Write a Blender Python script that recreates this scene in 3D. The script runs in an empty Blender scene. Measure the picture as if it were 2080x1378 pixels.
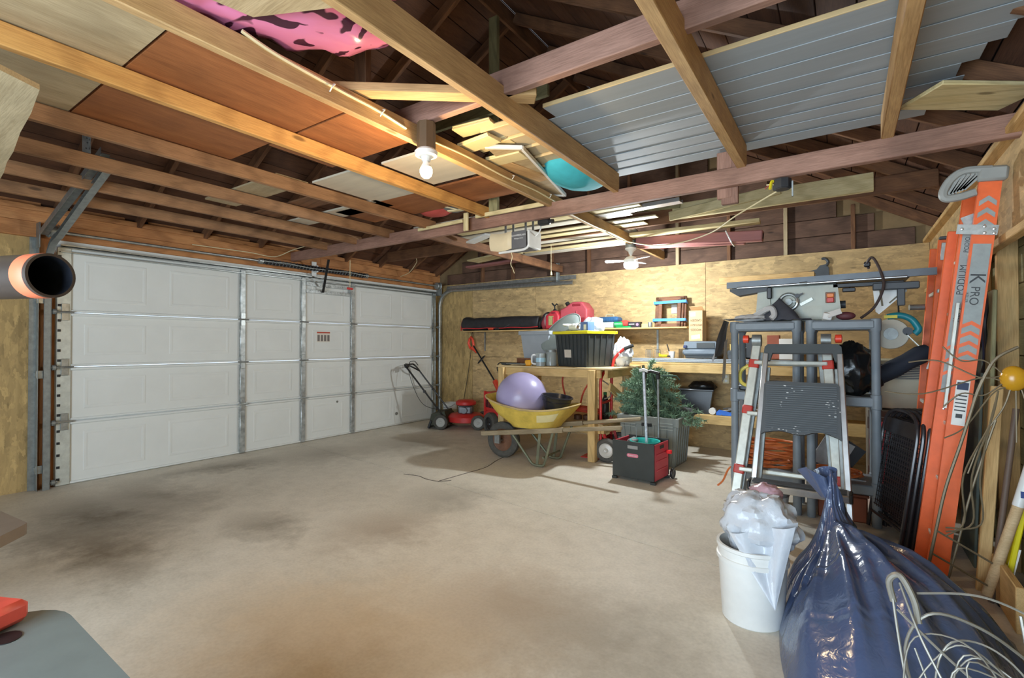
import bpy, bmesh, math, random
from mathutils import Vector as V, Matrix, Euler, noise
R = math.radians
random.seed(7)
sc = bpy.context.scene
COL = sc.collection
def lin(c):
    return tuple(((x/255)/12.92 if x/255 <= .04045 else ((x/255+.055)/1.055)**2.4) for x in c)

# ------------------------------------------------------------------ camera
cam = bpy.data.cameras.new('camera'); cam.sensor_width = 36; cam.lens = 998/2080*36
cam.clip_start = .05
co = bpy.data.objects.new('camera', cam); COL.objects.link(co)
co.location = (5.81, -6.316, 1.2625); co.rotation_euler = (math.pi/2+.0106, 0, .597)
sc.camera = co
# ------------------------------------------------------------------ world, daylight and soft fill from the unseen open doorway behind the camera, exposure
wd = bpy.data.worlds.new('world'); sc.world = wd; wd.use_nodes = True
wd.node_tree.nodes['Background'].inputs[0].default_value = (.72, .85, 1, 1)
wd.node_tree.nodes['Background'].inputs[1].default_value = 2.2
def area(name, loc, rot, sx, sy, power, col):
    l = bpy.data.lights.new(name, 'AREA'); l.shape = 'RECTANGLE'; l.size = sx; l.size_y = sy; l.energy = power; l.color = col
    o = bpy.data.objects.new(name, l); COL.objects.link(o); o.location = loc; o.rotation_euler = rot; return o
area('doorway_daylight_fill', (4.75, -8.28, 1.12), (R(90), 0, 0), 2.9, 2.1, 192, (.68, .85, 1))  # added area lamp: soft room fill along with daylight from the unseen doorway
sc.view_settings.view_transform = 'Standard'; sc.view_settings.look = 'None'
sc.view_settings.gamma = 1; sc.view_settings.use_curve_mapping = False
sc.view_settings.exposure = 0.28
sc.cycles.adaptive_threshold = .05; sc.cycles.max_bounces = 7; sc.cycles.diffuse_bounces = 4; sc.cycles.glossy_bounces = 3; sc.cycles.transmission_bounces = 6; sc.cycles.caustics_reflective = False; sc.cycles.caustics_refractive = False
FAN_POWER = 102; BULB_POWER = 25

# ------------------------------------------------------------------ materials
MATS = {}
def newmat(name):
    m = bpy.data.materials.new(name); m.use_nodes = True
    nt = m.node_tree; b = nt.nodes['Principled BSDF']; MATS[name] = m
    return m, nt, b
def nd(nt, t, **k):
    n = nt.nodes.new(t)
    for a, v in k.items():
        if a in n.inputs: n.inputs[a].default_value = v
        else: setattr(n, a, v)
    return n
def coords(nt, scale=(1, 1, 1), rnd=True, kind='Object'):
    tc = nd(nt, 'ShaderNodeTexCoord'); mp = nd(nt, 'ShaderNodeMapping'); mp.inputs['Scale'].default_value = scale
    if rnd:
        oi = nd(nt, 'ShaderNodeObjectInfo'); mu = nd(nt, 'ShaderNodeVectorMath', operation='SCALE')
        mu.inputs[0].default_value = (37, 17, 23); nt.links.new(oi.outputs['Random'], mu.inputs['Scale'])
        nt.links.new(mu.outputs[0], mp.inputs['Location'])
    nt.links.new(tc.outputs[kind], mp.inputs['Vector']); return mp.outputs[0]
def ramp(nt, fac, stops):
    r = nd(nt, 'ShaderNodeValToRGB'); e = r.color_ramp.elements
    while len(e) < len(stops): e.new(.5)
    for el, (p, c) in zip(e, stops): el.position = p; el.color = (*c, 1)
    nt.links.new(fac, r.inputs[0]); return r.outputs[0]
def mixc(nt, fac, a, b, mode='MIX'):
    m = nd(nt, 'ShaderNodeMix', data_type='RGBA', blend_type=mode)
    for s, v in ((m.inputs[0], fac), (m.inputs[6], a), (m.inputs[7], b)):
        if hasattr(v, 'links'): nt.links.new(v, s)
        else: s.default_value = v if not isinstance(v, tuple) else (*v, 1)
    return m.outputs[2]
def bump(nt, b, h, strength=.2, dist=.01):
    n = nd(nt, 'ShaderNodeBump', Strength=strength, Distance=dist)
    nt.links.new(h, n.inputs['Height']); nt.links.new(n.outputs[0], b.inputs['Normal'])
def pl(name, c, rough=.5, metal=0, var=.12, scale=9, bmp=.0, spec=.5, trans=0, alpha=1, stretch=(1, 1, 1), emit=None):
    """plain material with some procedural mottling"""
    if name in MATS: return MATS[name]
    m, nt, b = newmat(name); c = lin(c)
    n = nd(nt, 'ShaderNodeTexNoise', Scale=scale, Detail=5, Roughness=.6)
    nt.links.new(coords(nt, stretch), n.inputs['Vector'])
    o = ramp(nt, n.outputs[0], [(.3, tuple(x*(1-var) for x in c)), (.7, tuple(min(1, x*(1+var)) for x in c))])
    nt.links.new(o, b.inputs['Base Color'])
    b.inputs['Roughness'].default_value = rough; b.inputs['Metallic'].default_value = metal
    b.inputs['Specular IOR Level'].default_value = spec
    if trans: b.inputs['Transmission Weight'].default_value = trans; b.inputs['IOR'].default_value = 1.3
    if alpha < 1: b.inputs['Alpha'].default_value = alpha
    if bmp: bump(nt, b, n.outputs[0], bmp)
    if emit: b.inputs['Emission Color'].default_value = (*lin(emit[0]), 1); b.inputs['Emission Strength'].default_value = emit[1]
    return m
def wood(name, c1, c2, rough=.7, ring=1.0, dirt=.25, knots=True, rc=.6):
    """sawn timber, grain along local X, dark growth rings and knots"""
    if name in MATS: return MATS[name]
    m, nt, b = newmat(name); c1 = lin(c1); c2 = lin(c2)
    v = coords(nt, (.9, 9, 9))
    n = nd(nt, 'ShaderNodeTexNoise', Scale=1.6, Detail=6, Roughness=.55); nt.links.new(v, n.inputs['Vector'])
    w = nd(nt, 'ShaderNodeTexWave', wave_type='RINGS', rings_direction='Z', Scale=1.1*ring, Distortion=4.5, Detail=2)
    w.inputs['Detail Scale'].default_value = .8; nt.links.new(v, w.inputs['Vector'])
    f = nd(nt, 'ShaderNodeTexNoise', Scale=9, Detail=6, Roughness=.65); nt.links.new(coords(nt, (1.2, 26, 26)), f.inputs['Vector'])
    base = ramp(nt, n.outputs[0], [(.3, c2), (.62, c1)])
    base = mixc(nt, ramp(nt, w.outputs[0], [(.0, (rc, rc, rc)), (.3, (.0, .0, .0))]), base, tuple(x*.62 for x in c2))
    base = mixc(nt, .42, base, ramp(nt, f.outputs[0], [(.38, tuple(x*.75 for x in c2)), (.6, c1)]))
    d = nd(nt, 'ShaderNodeTexNoise', Scale=2.3, Detail=5); nt.links.new(coords(nt, (1, 1, 1)), d.inputs['Vector'])
    base = mixc(nt, ramp(nt, d.outputs[0], [(.5, (0, 0, 0)), (.75, (dirt*2, dirt*2, dirt*2))]), base, tuple(x*.5 for x in c2))
    if knots:
        k = nd(nt, 'ShaderNodeTexVoronoi', Scale=1.5); nt.links.new(coords(nt, (1, 3.2, 3.2)), k.inputs['Vector'])
        base = mixc(nt, ramp(nt, k.outputs[0], [(.04, (.8, .8, .8)), (.075, (0, 0, 0))]), base, tuple(x*.3 for x in c2))
    nt.links.new(base, b.inputs['Base Color']); b.inputs['Roughness'].default_value = rough
    bump(nt, b, f.outputs[0], .15, .004)
    return m
def osb(name, c, horiz=True, rnd=True):
    """oriented strand board: overlapping long flakes"""
    if name in MATS: return MATS[name]
    m, nt, b = newmat(name); c = lin(c)
    col = None; hs = []
    for i, (s, ang) in enumerate((((7, 7, 30), .25), ((9, 9, 36), -.5), ((13, 13, 26), .9))):
        tc = coords(nt, s if horiz else (s[2], s[2], s[0]))
        nz = nd(nt, 'ShaderNodeTexNoise', Scale=1.4, Detail=2); nt.links.new(tc, nz.inputs['Vector'])
        ad = nd(nt, 'ShaderNodeVectorMath', operation='MULTIPLY_ADD'); nt.links.new(nz.outputs[1], ad.inputs[0])
        ad.inputs[1].default_value = (1.3, 1.3, 1.3+i*.7); nt.links.new(tc, ad.inputs[2])
        vo = nd(nt, 'ShaderNodeTexVoronoi', Scale=1.0); nt.links.new(ad.outputs[0], vo.inputs['Vector'])
        sp = nd(nt, 'ShaderNodeSeparateColor'); nt.links.new(vo.outputs['Color'], sp.inputs[0])
        o = ramp(nt, sp.outputs[0], [(0, tuple(x*.5 for x in c)), (.2, tuple(x*.82 for x in c)), (.75, c), (1, tuple(min(1, x*1.4) for x in c))])
        col = o if col is None else mixc(nt, .45, col, o)
        hs.append(sp.outputs[0])
    d = nd(nt, 'ShaderNodeTexVoronoi', Scale=5); nt.links.new(coords(nt, (.8, .8, 3.2) if horiz else (3.2, 3.2, .8)), d.inputs['Vector'])
    col = mixc(nt, ramp(nt, d.outputs[0], [(.07, (.6, .6, .6)), (.15, (0, 0, 0))]), col, tuple(x*.35 for x in c))
    nt.links.new(col, b.inputs['Base Color']); b.inputs['Roughness'].default_value = .75
    bump(nt, b, hs[0], .12, .004)
    return m
def floor_mat():
    m, nt, b = newmat('concrete_floor')
    v = coords(nt, rnd=False)
    n1 = nd(nt, 'ShaderNodeTexNoise', Scale=.9, Detail=8, Roughness=.6); nt.links.new(v, n1.inputs['Vector'])
    n2 = nd(nt, 'ShaderNodeTexNoise', Scale=7, Detail=8, Roughness=.7); nt.links.new(v, n2.inputs['Vector'])
    n3 = nd(nt, 'ShaderNodeTexNoise', Scale=60, Detail=4); nt.links.new(v, n3.inputs['Vector'])
    col = ramp(nt, n1.outputs[0], [(.3, lin((206, 198, 181))), (.5, lin((226, 218, 202))), (.72, lin((234, 227, 212)))])
    col = mixc(nt, .3, col, ramp(nt, n2.outputs[0], [(.3, lin((160, 150, 132))), (.6, lin((226, 217, 200)))]))
    col = mixc(nt, .12, col, ramp(nt, n3.outputs[0], [(.35, lin((110, 100, 88))), (.6, lin((215, 208, 196)))]))
    def blob(p, r, c, amt, sx=1., sy=1.):
        nonlocal col
        wv = nd(nt, 'ShaderNodeVectorMath', operation='MULTIPLY_ADD'); nt.links.new(n2.outputs[1], wv.inputs[0]); wv.inputs[1].default_value = (.5, .5, 0)
        nt.links.new(v, wv.inputs[2])
        w2 = nd(nt, 'ShaderNodeVectorMath', operation='MULTIPLY_ADD'); nt.links.new(n1.outputs[1], w2.inputs[0]); w2.inputs[1].default_value = (.8, .8, 0)
        nt.links.new(wv.outputs[0], w2.inputs[2])
        mp = nd(nt, 'ShaderNodeMapping'); mp.inputs['Scale'].default_value = (1/sx, 1/sy, 0); mp.inputs['Location'].default_value = (-(p[0]+.65)/sx, -(p[1]+.65)/sy, 0)
        nt.links.new(w2.outputs[0], mp.inputs['Vector'])
        ln = nd(nt, 'ShaderNodeVectorMath', operation='LENGTH'); nt.links.new(mp.outputs[0], ln.inputs[0])
        col = mixc(nt, ramp(nt, ln.outputs['Value'], [(0, (amt,)*3), (min(1, r), (0, 0, 0))]), col, lin(c))
    org = (204, 168, 116); drk = (118, 106, 88)
    blob((3.95, -4.85), .65, org, .45); blob((4.45, -4.85), .45, org, .3); blob((4.5, -4.35), .5, (158, 124, 84), .5)
    blob((3.5, -5.1), .6, org, .3); blob((4.9, -4.3), .55, (140, 128, 108), .6)
    blob((2.5, -4.45), .5, drk, .65, 1, .6); blob((1.3, -5.05), .8, (88, 74, 52), .85, 1.2, .7); blob((1.1, -4.5), .7, drk, .7, 1.2, .5)
    blob((2.0, -5.3), .6, (96, 78, 50), .7, 1.2, .5); blob((.5, -3.8), .55, drk, .75, .5, 1.2); blob((1.25, -1.9), .8, drk, .6); blob((.9, -2.9), .7, drk, .5)
    blob((3.1, -3.3), .5, (124, 120, 110), .5); blob((3.2, -4.0), .45, (140, 116, 92), .5)
    nt.links.new(col, b.inputs['Base Color']); b.inputs['Roughness'].default_value = .62
    bump(nt, b, n3.outputs[0], .12, .004)
    return m

# palette
PINE = wood('pine_timber', (222, 186, 128), (196, 152, 92), dirt=.12)
PALE = wood('pale_new_pine', (222, 206, 160), (200, 178, 122), dirt=.08)
ORJ = wood('orange_fir_joist', (218, 166, 96), (192, 134, 70), ring=1.2, dirt=.05)
OLD = wood('aged_joist', (178, 132, 92), (136, 96, 64), dirt=.3)
TANJ = wood('tan_joist', (206, 168, 116), (170, 130, 84), dirt=.2, rc=.25)
RED = wood('red_brown_beam', (170, 130, 112), (130, 94, 78), dirt=.4, rc=.25)
ROOF = wood('dark_roof_board', (112, 74, 50), (78, 48, 32), dirt=.4, rough=.8, rc=.25)
RAFT = wood('brown_rafter', (136, 94, 62), (98, 64, 42), dirt=.35, rough=.8)
GAB = wood('gable_plank', (118, 88, 70), (84, 60, 46), dirt=.35, rough=.8)
HEAD = wood('orange_header', (202, 142, 88), (172, 108, 60), dirt=.2)
BENCH = wood('bench_pine', (226, 194, 134), (206, 166, 102), dirt=.05)
GREY = wood('weathered_handle', (176, 160, 130), (140, 122, 94), dirt=.2, knots=False)
PLYB = wood('brown_plywood', (166, 104, 58), (128, 74, 36), dirt=.25, knots=False, ring=.5, rc=.12)
PLYL = wood('light_plywood', (196, 176, 140), (164, 142, 106), dirt=.2, knots=False, ring=.5, rc=.15)
FRAMEW = wood('brown_frame_wood', (128, 84, 54), (96, 58, 36), dirt=.1, knots=False)
OSBH = osb('osb_horizontal', (192, 162, 114)); OSBV = osb('osb_vertical', (188, 158, 104), False)
WHITE = pl('door_white_paint', (226, 226, 220), .62, var=.03, scale=3, spec=.3)
GALV = pl('galvanised_steel', (178, 182, 180), .38, .85, var=.22, scale=26)
GALVD = pl('dull_galvanised', (150, 154, 152), .5, .7, var=.2, scale=20)
STEEL = pl('bright_aluminium', (214, 216, 216), .3, .85, var=.1, scale=14)
ALU = pl('painted_aluminium', (206, 208, 198), .42, .35, var=.14, scale=18)
BLACK = pl('black_plastic', (34, 34, 36), .42, var=.25)
BLACKM = pl('black_metal_tube', (26, 26, 28), .35, var=.2)
DGREY = pl('dark_grey_plastic', (72, 76, 80), .5, var=.15)
RUB = pl('tyre_rubber', (84, 82, 76), .85, var=.2, scale=30, bmp=.2)
REDP = pl('red_painted_steel', (206, 52, 48), .42, var=.12)
REDF = pl('faded_red_plastic', (190, 82, 92), .5, var=.1)
WHP = pl('white_plastic', (226, 226, 222), .4, var=.05)
YEL = pl('yellow_plastic', (230, 214, 30), .4, var=.06)
ORG = pl('orange_fibreglass', (236, 106, 52), .42, var=.1, scale=14)
CORD = pl('orange_cord', (214, 116, 60), .5, var=.18, scale=3)
CRM = pl('cream_wire', (224, 210, 168), .5, var=.06)

# ------------------------------------------------------------------ mesh helpers
class M:
    def __init__(s): s.v = []; s.f = []
    def add(s, vs, fs):
        k = len(s.v); s.v += [tuple(p) for p in vs]; s.f += [tuple(i+k for i in f) for f in fs]; return s
    def box(s, c, d, rot=None, ch=0.0):
        hx, hy, hz = d[0]/2, d[1]/2, d[2]/2; c = V(c)
        ch = min(ch, hx*.9, hy*.9, hz*.9)
        if ch <= 0:
            vs = [V((a*hx, b*hy, e*hz)) for a in (-1, 1) for b in (-1, 1) for e in (-1, 1)]
            fs = [(0, 1, 3, 2), (4, 6, 7, 5), (0, 4, 5, 1), (2, 3, 7, 6), (0, 2, 6, 4), (1, 5, 7, 3)]
        else:
            vs = []; ix = {}
            for a in (-1, 1):
                for b in (-1, 1):
                    for e in (-1, 1):
                        for k, q in enumerate(((a*hx, b*(hy-ch), e*(hz-ch)), (a*(hx-ch), b*hy, e*(hz-ch)), (a*(hx-ch), b*(hy-ch), e*hz))):
                            ix[(a, b, e, k)] = len(vs); vs.append(V(q))
            fs = []
            def F(ids):
                q = [vs[i] for i in ids]; n = (q[1]-q[0]).cross(q[2]-q[0]); m = sum(q, V())
                fs.append(tuple(ids) if n.dot(m) > 0 else tuple(reversed(ids)))
            for a in (-1, 1):
                F([ix[(a, b, e, 0)] for b, e in ((-1, -1), (-1, 1), (1, 1), (1, -1))])
                F([ix[(b, a, e, 1)] for b, e in ((-1, -1), (-1, 1), (1, 1), (1, -1))])
                F([ix[(b, e, a, 2)] for b, e in ((-1, -1), (-1, 1), (1, 1), (1, -1))])
                for b in (-1, 1):
                    F([ix[(a, b, -1, 0)], ix[(a, b, 1, 0)], ix[(a, b, 1, 1)], ix[(a, b, -1, 1)]])
                    F([ix[(a, -1, b, 0)], ix[(a, 1, b, 0)], ix[(a, 1, b, 2)], ix[(a, -1, b, 2)]])
                    F([ix[(-1, a, b, 1)], ix[(1, a, b, 1)], ix[(1, a, b, 2)], ix[(-1, a, b, 2)]])
                    for e in (-1, 1): F([ix[(a, b, e, 0)], ix[(a, b, e, 1)], ix[(a, b, e, 2)]])
        if rot is not None:
            Q = Euler(rot).to_matrix() if not isinstance(rot, Matrix) else rot
            vs = [Q @ p for p in vs]
        return s.add([p+c for p in vs], fs)
    def beam(s, p0, p1, w, h, up=(0, 0, 1), ch=0.0):
        p0 = V(p0); p1 = V(p1); Q = frame(p1-p0, up)
        return s.box((p0+p1)/2, ((p1-p0).length, w, h), Q, ch)
    def cyl(s, p0, p1, r, r1=None, n=16, cap=True):
        p0 = V(p0); p1 = V(p1); r1 = r if r1 is None else r1
        Q = frame(p1-p0, (0, 0, 1)); y = Q.col[1]; z = Q.col[2]
        a = [p0+(y*math.cos(2*math.pi*i/n)+z*math.sin(2*math.pi*i/n))*r for i in range(n)]
        b = [p1+(y*math.cos(2*math.pi*i/n)+z*math.sin(2*math.pi*i/n))*r1 for i in range(n)]
        fs = [(i, (i+1) % n, n+(i+1) % n, n+i) for i in range(n)]
        if cap: fs += [tuple(range(n-1, -1, -1)), tuple(range(n, 2*n))]
        return s.add(a+b, fs)
    def tube(s, pts, r, n=8, closed=False, cap=True, rad=None, round_=0):
        pts = [V(p) for p in pts]
        if round_: pts = fillet(pts, round_, closed)
        N = len(pts); rings = []; prev = None
        for i, p in enumerate(pts):
            t = (pts[(i+1) % N]-pts[i-1]) if closed or 0 < i < N-1 else (pts[1]-pts[0] if i == 0 else pts[-1]-pts[-2])
            if t.length < 1e-9: t = V((0, 0, 1))
            t.normalize()
            if prev is None: u = t.orthogonal().normalized()
            else:
                u = prev-t*prev.dot(t); u = u.normalized() if u.length > 1e-6 else t.orthogonal().normalized()
            prev = u; w = t.cross(u); rr = rad[i] if rad else r
            rings.append([p+(u*math.cos(2*math.pi*k/n)+w*math.sin(2*math.pi*k/n))*rr for k in range(n)])
        fs = []
        for i in range(N if closed else N-1):
            j = (i+1) % N
            for k in range(n): fs.append((i*n+k, i*n+(k+1) % n, j*n+(k+1) % n, j*n+k))
        if cap and not closed: fs += [tuple(range(n-1, -1, -1)), tuple(range((N-1)*n, N*n))]
        return s.add([p for q in rings for p in q], fs)
    def lathe(s, prof, c=(0, 0, 0), n=24, ax=None, sx=1, sy=1):
        Q = frame(V(ax), (0, 0, 1)) if ax else None; c = V(c); vs = []; fs = []
        for r, z in prof:
            for k in range(n):
                a = 2*math.pi*k/n; x, y = r*math.cos(a)*sx, r*math.sin(a)*sy
                vs.append(c+(Q.col[0]*z+Q.col[1]*x+Q.col[2]*y if Q else V((x, y, z))))
        for i in range(len(prof)-1):
            for k in range(n): fs.append((i*n+k, i*n+(k+1) % n, (i+1)*n+(k+1) % n, (i+1)*n+k))
        cap = len(prof) > 2 and tuple(prof[0]) != tuple(prof[-1])
        if cap and prof[0][0] > 1e-4: fs.append(tuple(range(n-1, -1, -1)))
        if cap and prof[-1][0] > 1e-4: fs.append(tuple(range((len(prof)-1)*n, len(prof)*n)))
        return s.add(vs, fs)
    def ball(s, c, r, nu=24, nv=14, fn=None):
        r = (r, r, r) if not hasattr(r, '__len__') else r
        c = V(c); vs = [c+V((0, 0, -r[2]))]; fs = []
        def pt(d):
            p = V((d.x*r[0], d.y*r[1], d.z*r[2])); return c+(fn(d, p) if fn else p)
        vs = [pt(V((0, 0, -1)))]
        for j in range(1, nv):
            th = math.pi*j/nv-math.pi/2
            for i in range(nu):
                a = 2*math.pi*i/nu; vs.append(pt(V((math.cos(th)*math.cos(a), math.cos(th)*math.sin(a), math.sin(th)))))
        vs.append(pt(V((0, 0, 1)))); L = len(vs)-1
        for i in range(nu): fs.append((0, 1+(i+1) % nu, 1+i)); fs.append((L, L-nu+i, L-nu+(i+1) % nu))
        for j in range(nv-2):
            for i in range(nu): fs.append((1+j*nu+i, 1+j*nu+(i+1) % nu, 1+(j+1)*nu+(i+1) % nu, 1+(j+1)*nu+i))
        return s.add(vs, fs)
    def prism(s, poly, o, u, w, t):
        """polygon (u,w coords) extruded by vector t"""
        o = V(o); u = V(u); w = V(w); t = V(t); n = len(poly)
        a = [o+u*x+w*y for x, y in poly]; b = [p+t for p in a]
        fs = [tuple(range(n-1, -1, -1)), tuple(range(n, 2*n))]+[(i, (i+1) % n, n+(i+1) % n, n+i) for i in range(n)]
        if u.cross(w).dot(t) < 0: fs = [tuple(reversed(f)) for f in fs]
        return s.add(a+b, fs)
    def grid(s, fn, nu, nv, closed=False):
        vs = [fn(i/(nu if closed else nu-1), j/(nv-1)) for j in range(nv) for i in range(nu)]; fs = []
        for j in range(nv-1):
            for i in range(nu if closed else nu-1):
                k = (i+1) % nu; fs.append((j*nu+i, j*nu+k, (j+1)*nu+k, (j+1)*nu+i))
        return s.add(vs, fs)
    def shift(s, d):
        s.v = [(p[0]+d[0], p[1]+d[1], p[2]+d[2]) for p in s.v]; return s
    def xf(s, mat):
        s.v = [tuple(mat @ V(p)) for p in s.v]; return s
    def mesh(s, name, mat, ang=38):
        me = bpy.data.meshes.new(name); me.from_pydata(s.v, [], s.f); me.materials.append(mat)
        me.polygons.foreach_set('use_smooth', [True]*len(me.polygons)); me.update(); me.validate()
        me.set_sharp_from_angle(angle=R(ang)); return me
def frame(d, up):
    d = V(d); x = d.normalized(); up = V(up)
    if abs(x.dot(up.normalized())) > .98: up = V((0, 1, 0)) if abs(x.y) < .9 else V((1, 0, 0))
    y = up.cross(x).normalized(); z = x.cross(y)
    return Matrix((x, y, z)).transposed()
def fillet(pts, r, closed=False, k=5):
    out = []; N = len(pts)
    for i, p in enumerate(pts):
        if not closed and i in (0, N-1): out.append(p); continue
        a = pts[i-1]-p; b = pts[(i+1) % N]-p; d = min(r, a.length*.49, b.length*.49)
        a = p+a.normalized()*d; b = p+b.normalized()*d
        for j in range(k+1):
            t = j/k; out.append(a*(1-t)**2+p*2*t*(1-t)+b*t*t)
    return out
def spline(pts, k=8, closed=False):
    pts = [V(p) for p in pts]; N = len(pts); out = []
    for i in range(N if closed else N-1):
        g = (lambda j: pts[j % N]) if closed else (lambda j: pts[max(0, min(N-1, j))])
        a, b, c, d = g(i-1), g(i), g(i+1), g(i+2)
        for j in range(k):
            t = j/k; out.append(.5*((2*b)+(c-a)*t+(2*a-5*b+4*c-d)*t*t+(3*b-a-3*c+d)*t**3))
    if not closed: out.append(pts[-1])
    return out
def tag(o, label=None, cat=None, group=None, kind=None):
    for k, v in (('label', label), ('category', cat), ('group', group), ('kind', kind)):
        if v: o[k] = v
    return o
def link(name, data, parent=None, mtx=None, label=None):
    o = bpy.data.objects.new(name, data); COL.objects.link(o)
    if parent: o.parent = parent
    if mtx is not None: o.matrix_basis = mtx
    if label: o['label'] = label
    return o
def part(parent, name, mat, m, label=None, ang=38, kind=None, loc=None, rot=None):
    o = link(name, m.mesh(name, mat, ang), parent, None, label)
    if loc: o.location = loc
    if rot: o.rotation_euler = rot
    if kind: o['kind'] = kind
    return o
def thing(name, label, cat, loc=(0, 0, 0), rz=0, group=None, rot=None):
    o = bpy.data.objects.new(name, None); COL.objects.link(o); o.empty_display_size = .1
    o.location = loc; o.rotation_euler = rot or (0, 0, rz); return tag(o, label, cat, group)
def solo(name, label, cat, mat, m, loc=(0, 0, 0), rz=0, group=None, rot=None, ang=38):
    o = link(name, m.mesh(name, mat, ang)); o.location = loc; o.rotation_euler = rot or (0, 0, rz); return tag(o, label, cat, group)
def struct(name, mat, m):
    o = link(name, m.mesh(name, mat)); o['kind'] = 'structure'; return o
BC = {}
def board(parent, name, p0, p1, w, h, mat, up=(0, 0, 1), ch=.004, label=None):
    """straight board, grain along its length (local X); w across, h along up"""
    p0 = V(p0); p1 = V(p1); L = (p1-p0).length; key = (round(L, 3), round(w, 4), round(h, 4), mat.name, ch)
    if key not in BC: BC[key] = M().box((0, 0, 0), (L, w, h), None, ch).mesh(name, mat)
    mt = frame(p1-p0, up).to_4x4(); mt.translation = (p0+p1)/2
    return link(name, BC[key], parent, mt, label)
def copy_tree(o, parent=None):
    c = o.copy(); COL.objects.link(c); c.parent = parent
    for ch in o.children: copy_tree(ch, c)
    return c
def text(parent, s, mat, size, loc, rot, name='lettering', extrude=.0006, ax='CENTER', sx=1):
    cu = bpy.data.curves.new(name, 'FONT'); cu.body = s; cu.size = size; cu.extrude = extrude; cu.align_x = ax; cu.align_y = 'CENTER'
    t = bpy.data.objects.new(name, cu); COL.objects.link(t)
    me = bpy.data.meshes.new_from_object(t.evaluated_get(bpy.context.evaluated_depsgraph_get()))
    bpy.data.objects.remove(t); me.materials.clear(); me.materials.append(mat)
    o = link(name, me, parent); o.location = loc
    o.rotation_euler = rot if not isinstance(rot, Matrix) else rot.to_euler()
    o.scale = (sx, 1, 1); return o
def pw(T, name, mat, m, label=None, ang=38, kind=None):
    """part given in world coordinates under an unrotated thing"""
    return part(T, name, mat, m.shift(-T.location), label, ang, kind)
def bw(T, name, p0, p1, w, h, mat, up=(0, 0, 1), ch=.004, label=None):
    return board(T, name, V(p0)-T.location, V(p1)-T.location, w, h, mat, up, ch, label)

# ================================================================== STRUCTURE
W = 6.5; YF = -8.3; PLATE = 2.40; PITCH = .57; TOP = 2.27
CONC = floor_mat()
fl = struct('floor', CONC, M().box((3.3, -4.1, -.11), (7.4, 9.2, .2)))
for poly in ([(-.4, -8.7), (7, -8.7), (7, -3.62), (2.70, -2.955), (-.4, -2.62)],
             [(2.705, -2.948), (7, -3.612), (7, .4), (2.60, .4), (2.63, -1.8), (2.74, -2.4)],
             [(-.4, -2.612), (2.695, -2.948), (2.732, -2.4), (2.622, -1.8), (2.592, .4), (-.4, .4)]):
    part(fl, 'slab', CONC, M().prism(poly, (0, 0, -.01), (1, 0, 0), (0, 1, 0), (0, 0, .01)))
CRK = pl('dark_crack', (70, 62, 54), .9)
for pts in ([(2.25, -2.95), (2.42, -2.92), (2.55, -2.955), (2.7, -2.95), (2.78, -2.86)], [(2.62, -1.6), (2.66, -1.95), (2.75, -2.3), (2.73, -2.6), (2.7, -2.93)]):
    part(fl, 'crack', CRK, M().tube([(p.x, p.y, -.0005) for p in spline([(*q, 0) for q in pts], 5)], .0045, 5))

# left wall around the overhead door
SHE = pl('wall_sheathing', (146, 120, 84), .85, var=.2, scale=4)
DL, DR, DH = -4.99, -.11, 2.13
wl = struct('wall_left', SHE, M().box((-.09, (YF+DL-.1)/2, 1.2), (.1, DL-.1-YF, 2.4)).box((-.09, -2.55, 2.34), (.1, 5.1, .22)).box((-.09, (DR+.06)/2, 1.2), (.1, .12, 2.4)))
for y0, y1 in ((YF, -6.32), (-6.315, DL-.13)):
    part(wl, 'osb_panel', OSBV, M().box((-.03, (y0+y1)/2, 1.1), (.014, y1-y0-.004, 2.2)))
part(wl, 'osb_panel', OSBV, M().box((-.03, DR/2+.02, 1.135), (.014, .1, 2.2)))
part(wl, 'osb_panel', OSBV, M().box((-.025, -5.28, 2.3), (.014, .3, .2)))
bw(wl, 'header_board', (.0, -8.2, 2.255), (.0, 0, 2.255), .05, .13, HEAD)
bw(wl, 'header_board', (-.01, -8.2, 2.37), (-.01, 0, 2.37), .05, .10, HEAD)
bw(wl, 'top_plate', (-.04, -8.2, 2.445), (-.04, 0, 2.445), .1, .05, HEAD)
for y in range(13): bw(wl, 'blocking', (-.06, -.2-y*.61, 2.50), (-.06, -.62-y*.61, 2.50), .04, .07, HEAD)

bw(wl, 'jamb_board', (-.035, DL-.075, 0), (-.035, DL-.075, 2.2), .16, .05, HEAD, up=(1, 0, 0))
bw(wl, 'jamb_board', (-.05, DR+.045, 0), (-.05, DR+.045, 2.2), .11, .03, HEAD, up=(1, 0, 0))
# back wall
wb = struct('wall_back', SHE, M().box((W/2, .08, 1.13), (W+.3, .1, 2.26)).prism([(-.5, 2.2), (W+.5, 2.2), (W+.5, 2.3), (W/2, 4.5), (-.5, 2.3)], (0, .13, 0), (1, 0, 0), (0, 0, 1), (0, .04, 0)))
for i, (x0, x1, z0, z1, m) in enumerate(((0, .73, 0, TOP, OSBV), (.73, 3.17, 0, 1.06, OSBH), (3.17, 5.61, 0, 1.06, OSBH), (5.61, W, 0, 1.06, OSBH), (.73, 1.95, 1.06, TOP, OSBH), (1.95, 4.39, 1.06, TOP, OSBH), (4.39, W, 1.06, TOP, OSBH))):
    part(wb, 'osb_panel', m, M().box(((x0+x1)/2, .013 if i else .011, (z0+z1)/2), (x1-x0-.004, .022, z1-z0-.004)))
for i in range(11):
    z = 2.27+.19*(i+.5); a = max(0, (z-PLATE+.15)/PITCH)
    if a < 3.1: bw(wb, 'gable_plank', (a-.1, .10, z), (W-a+.1, .10, z), .025, .186, GAB)
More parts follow.
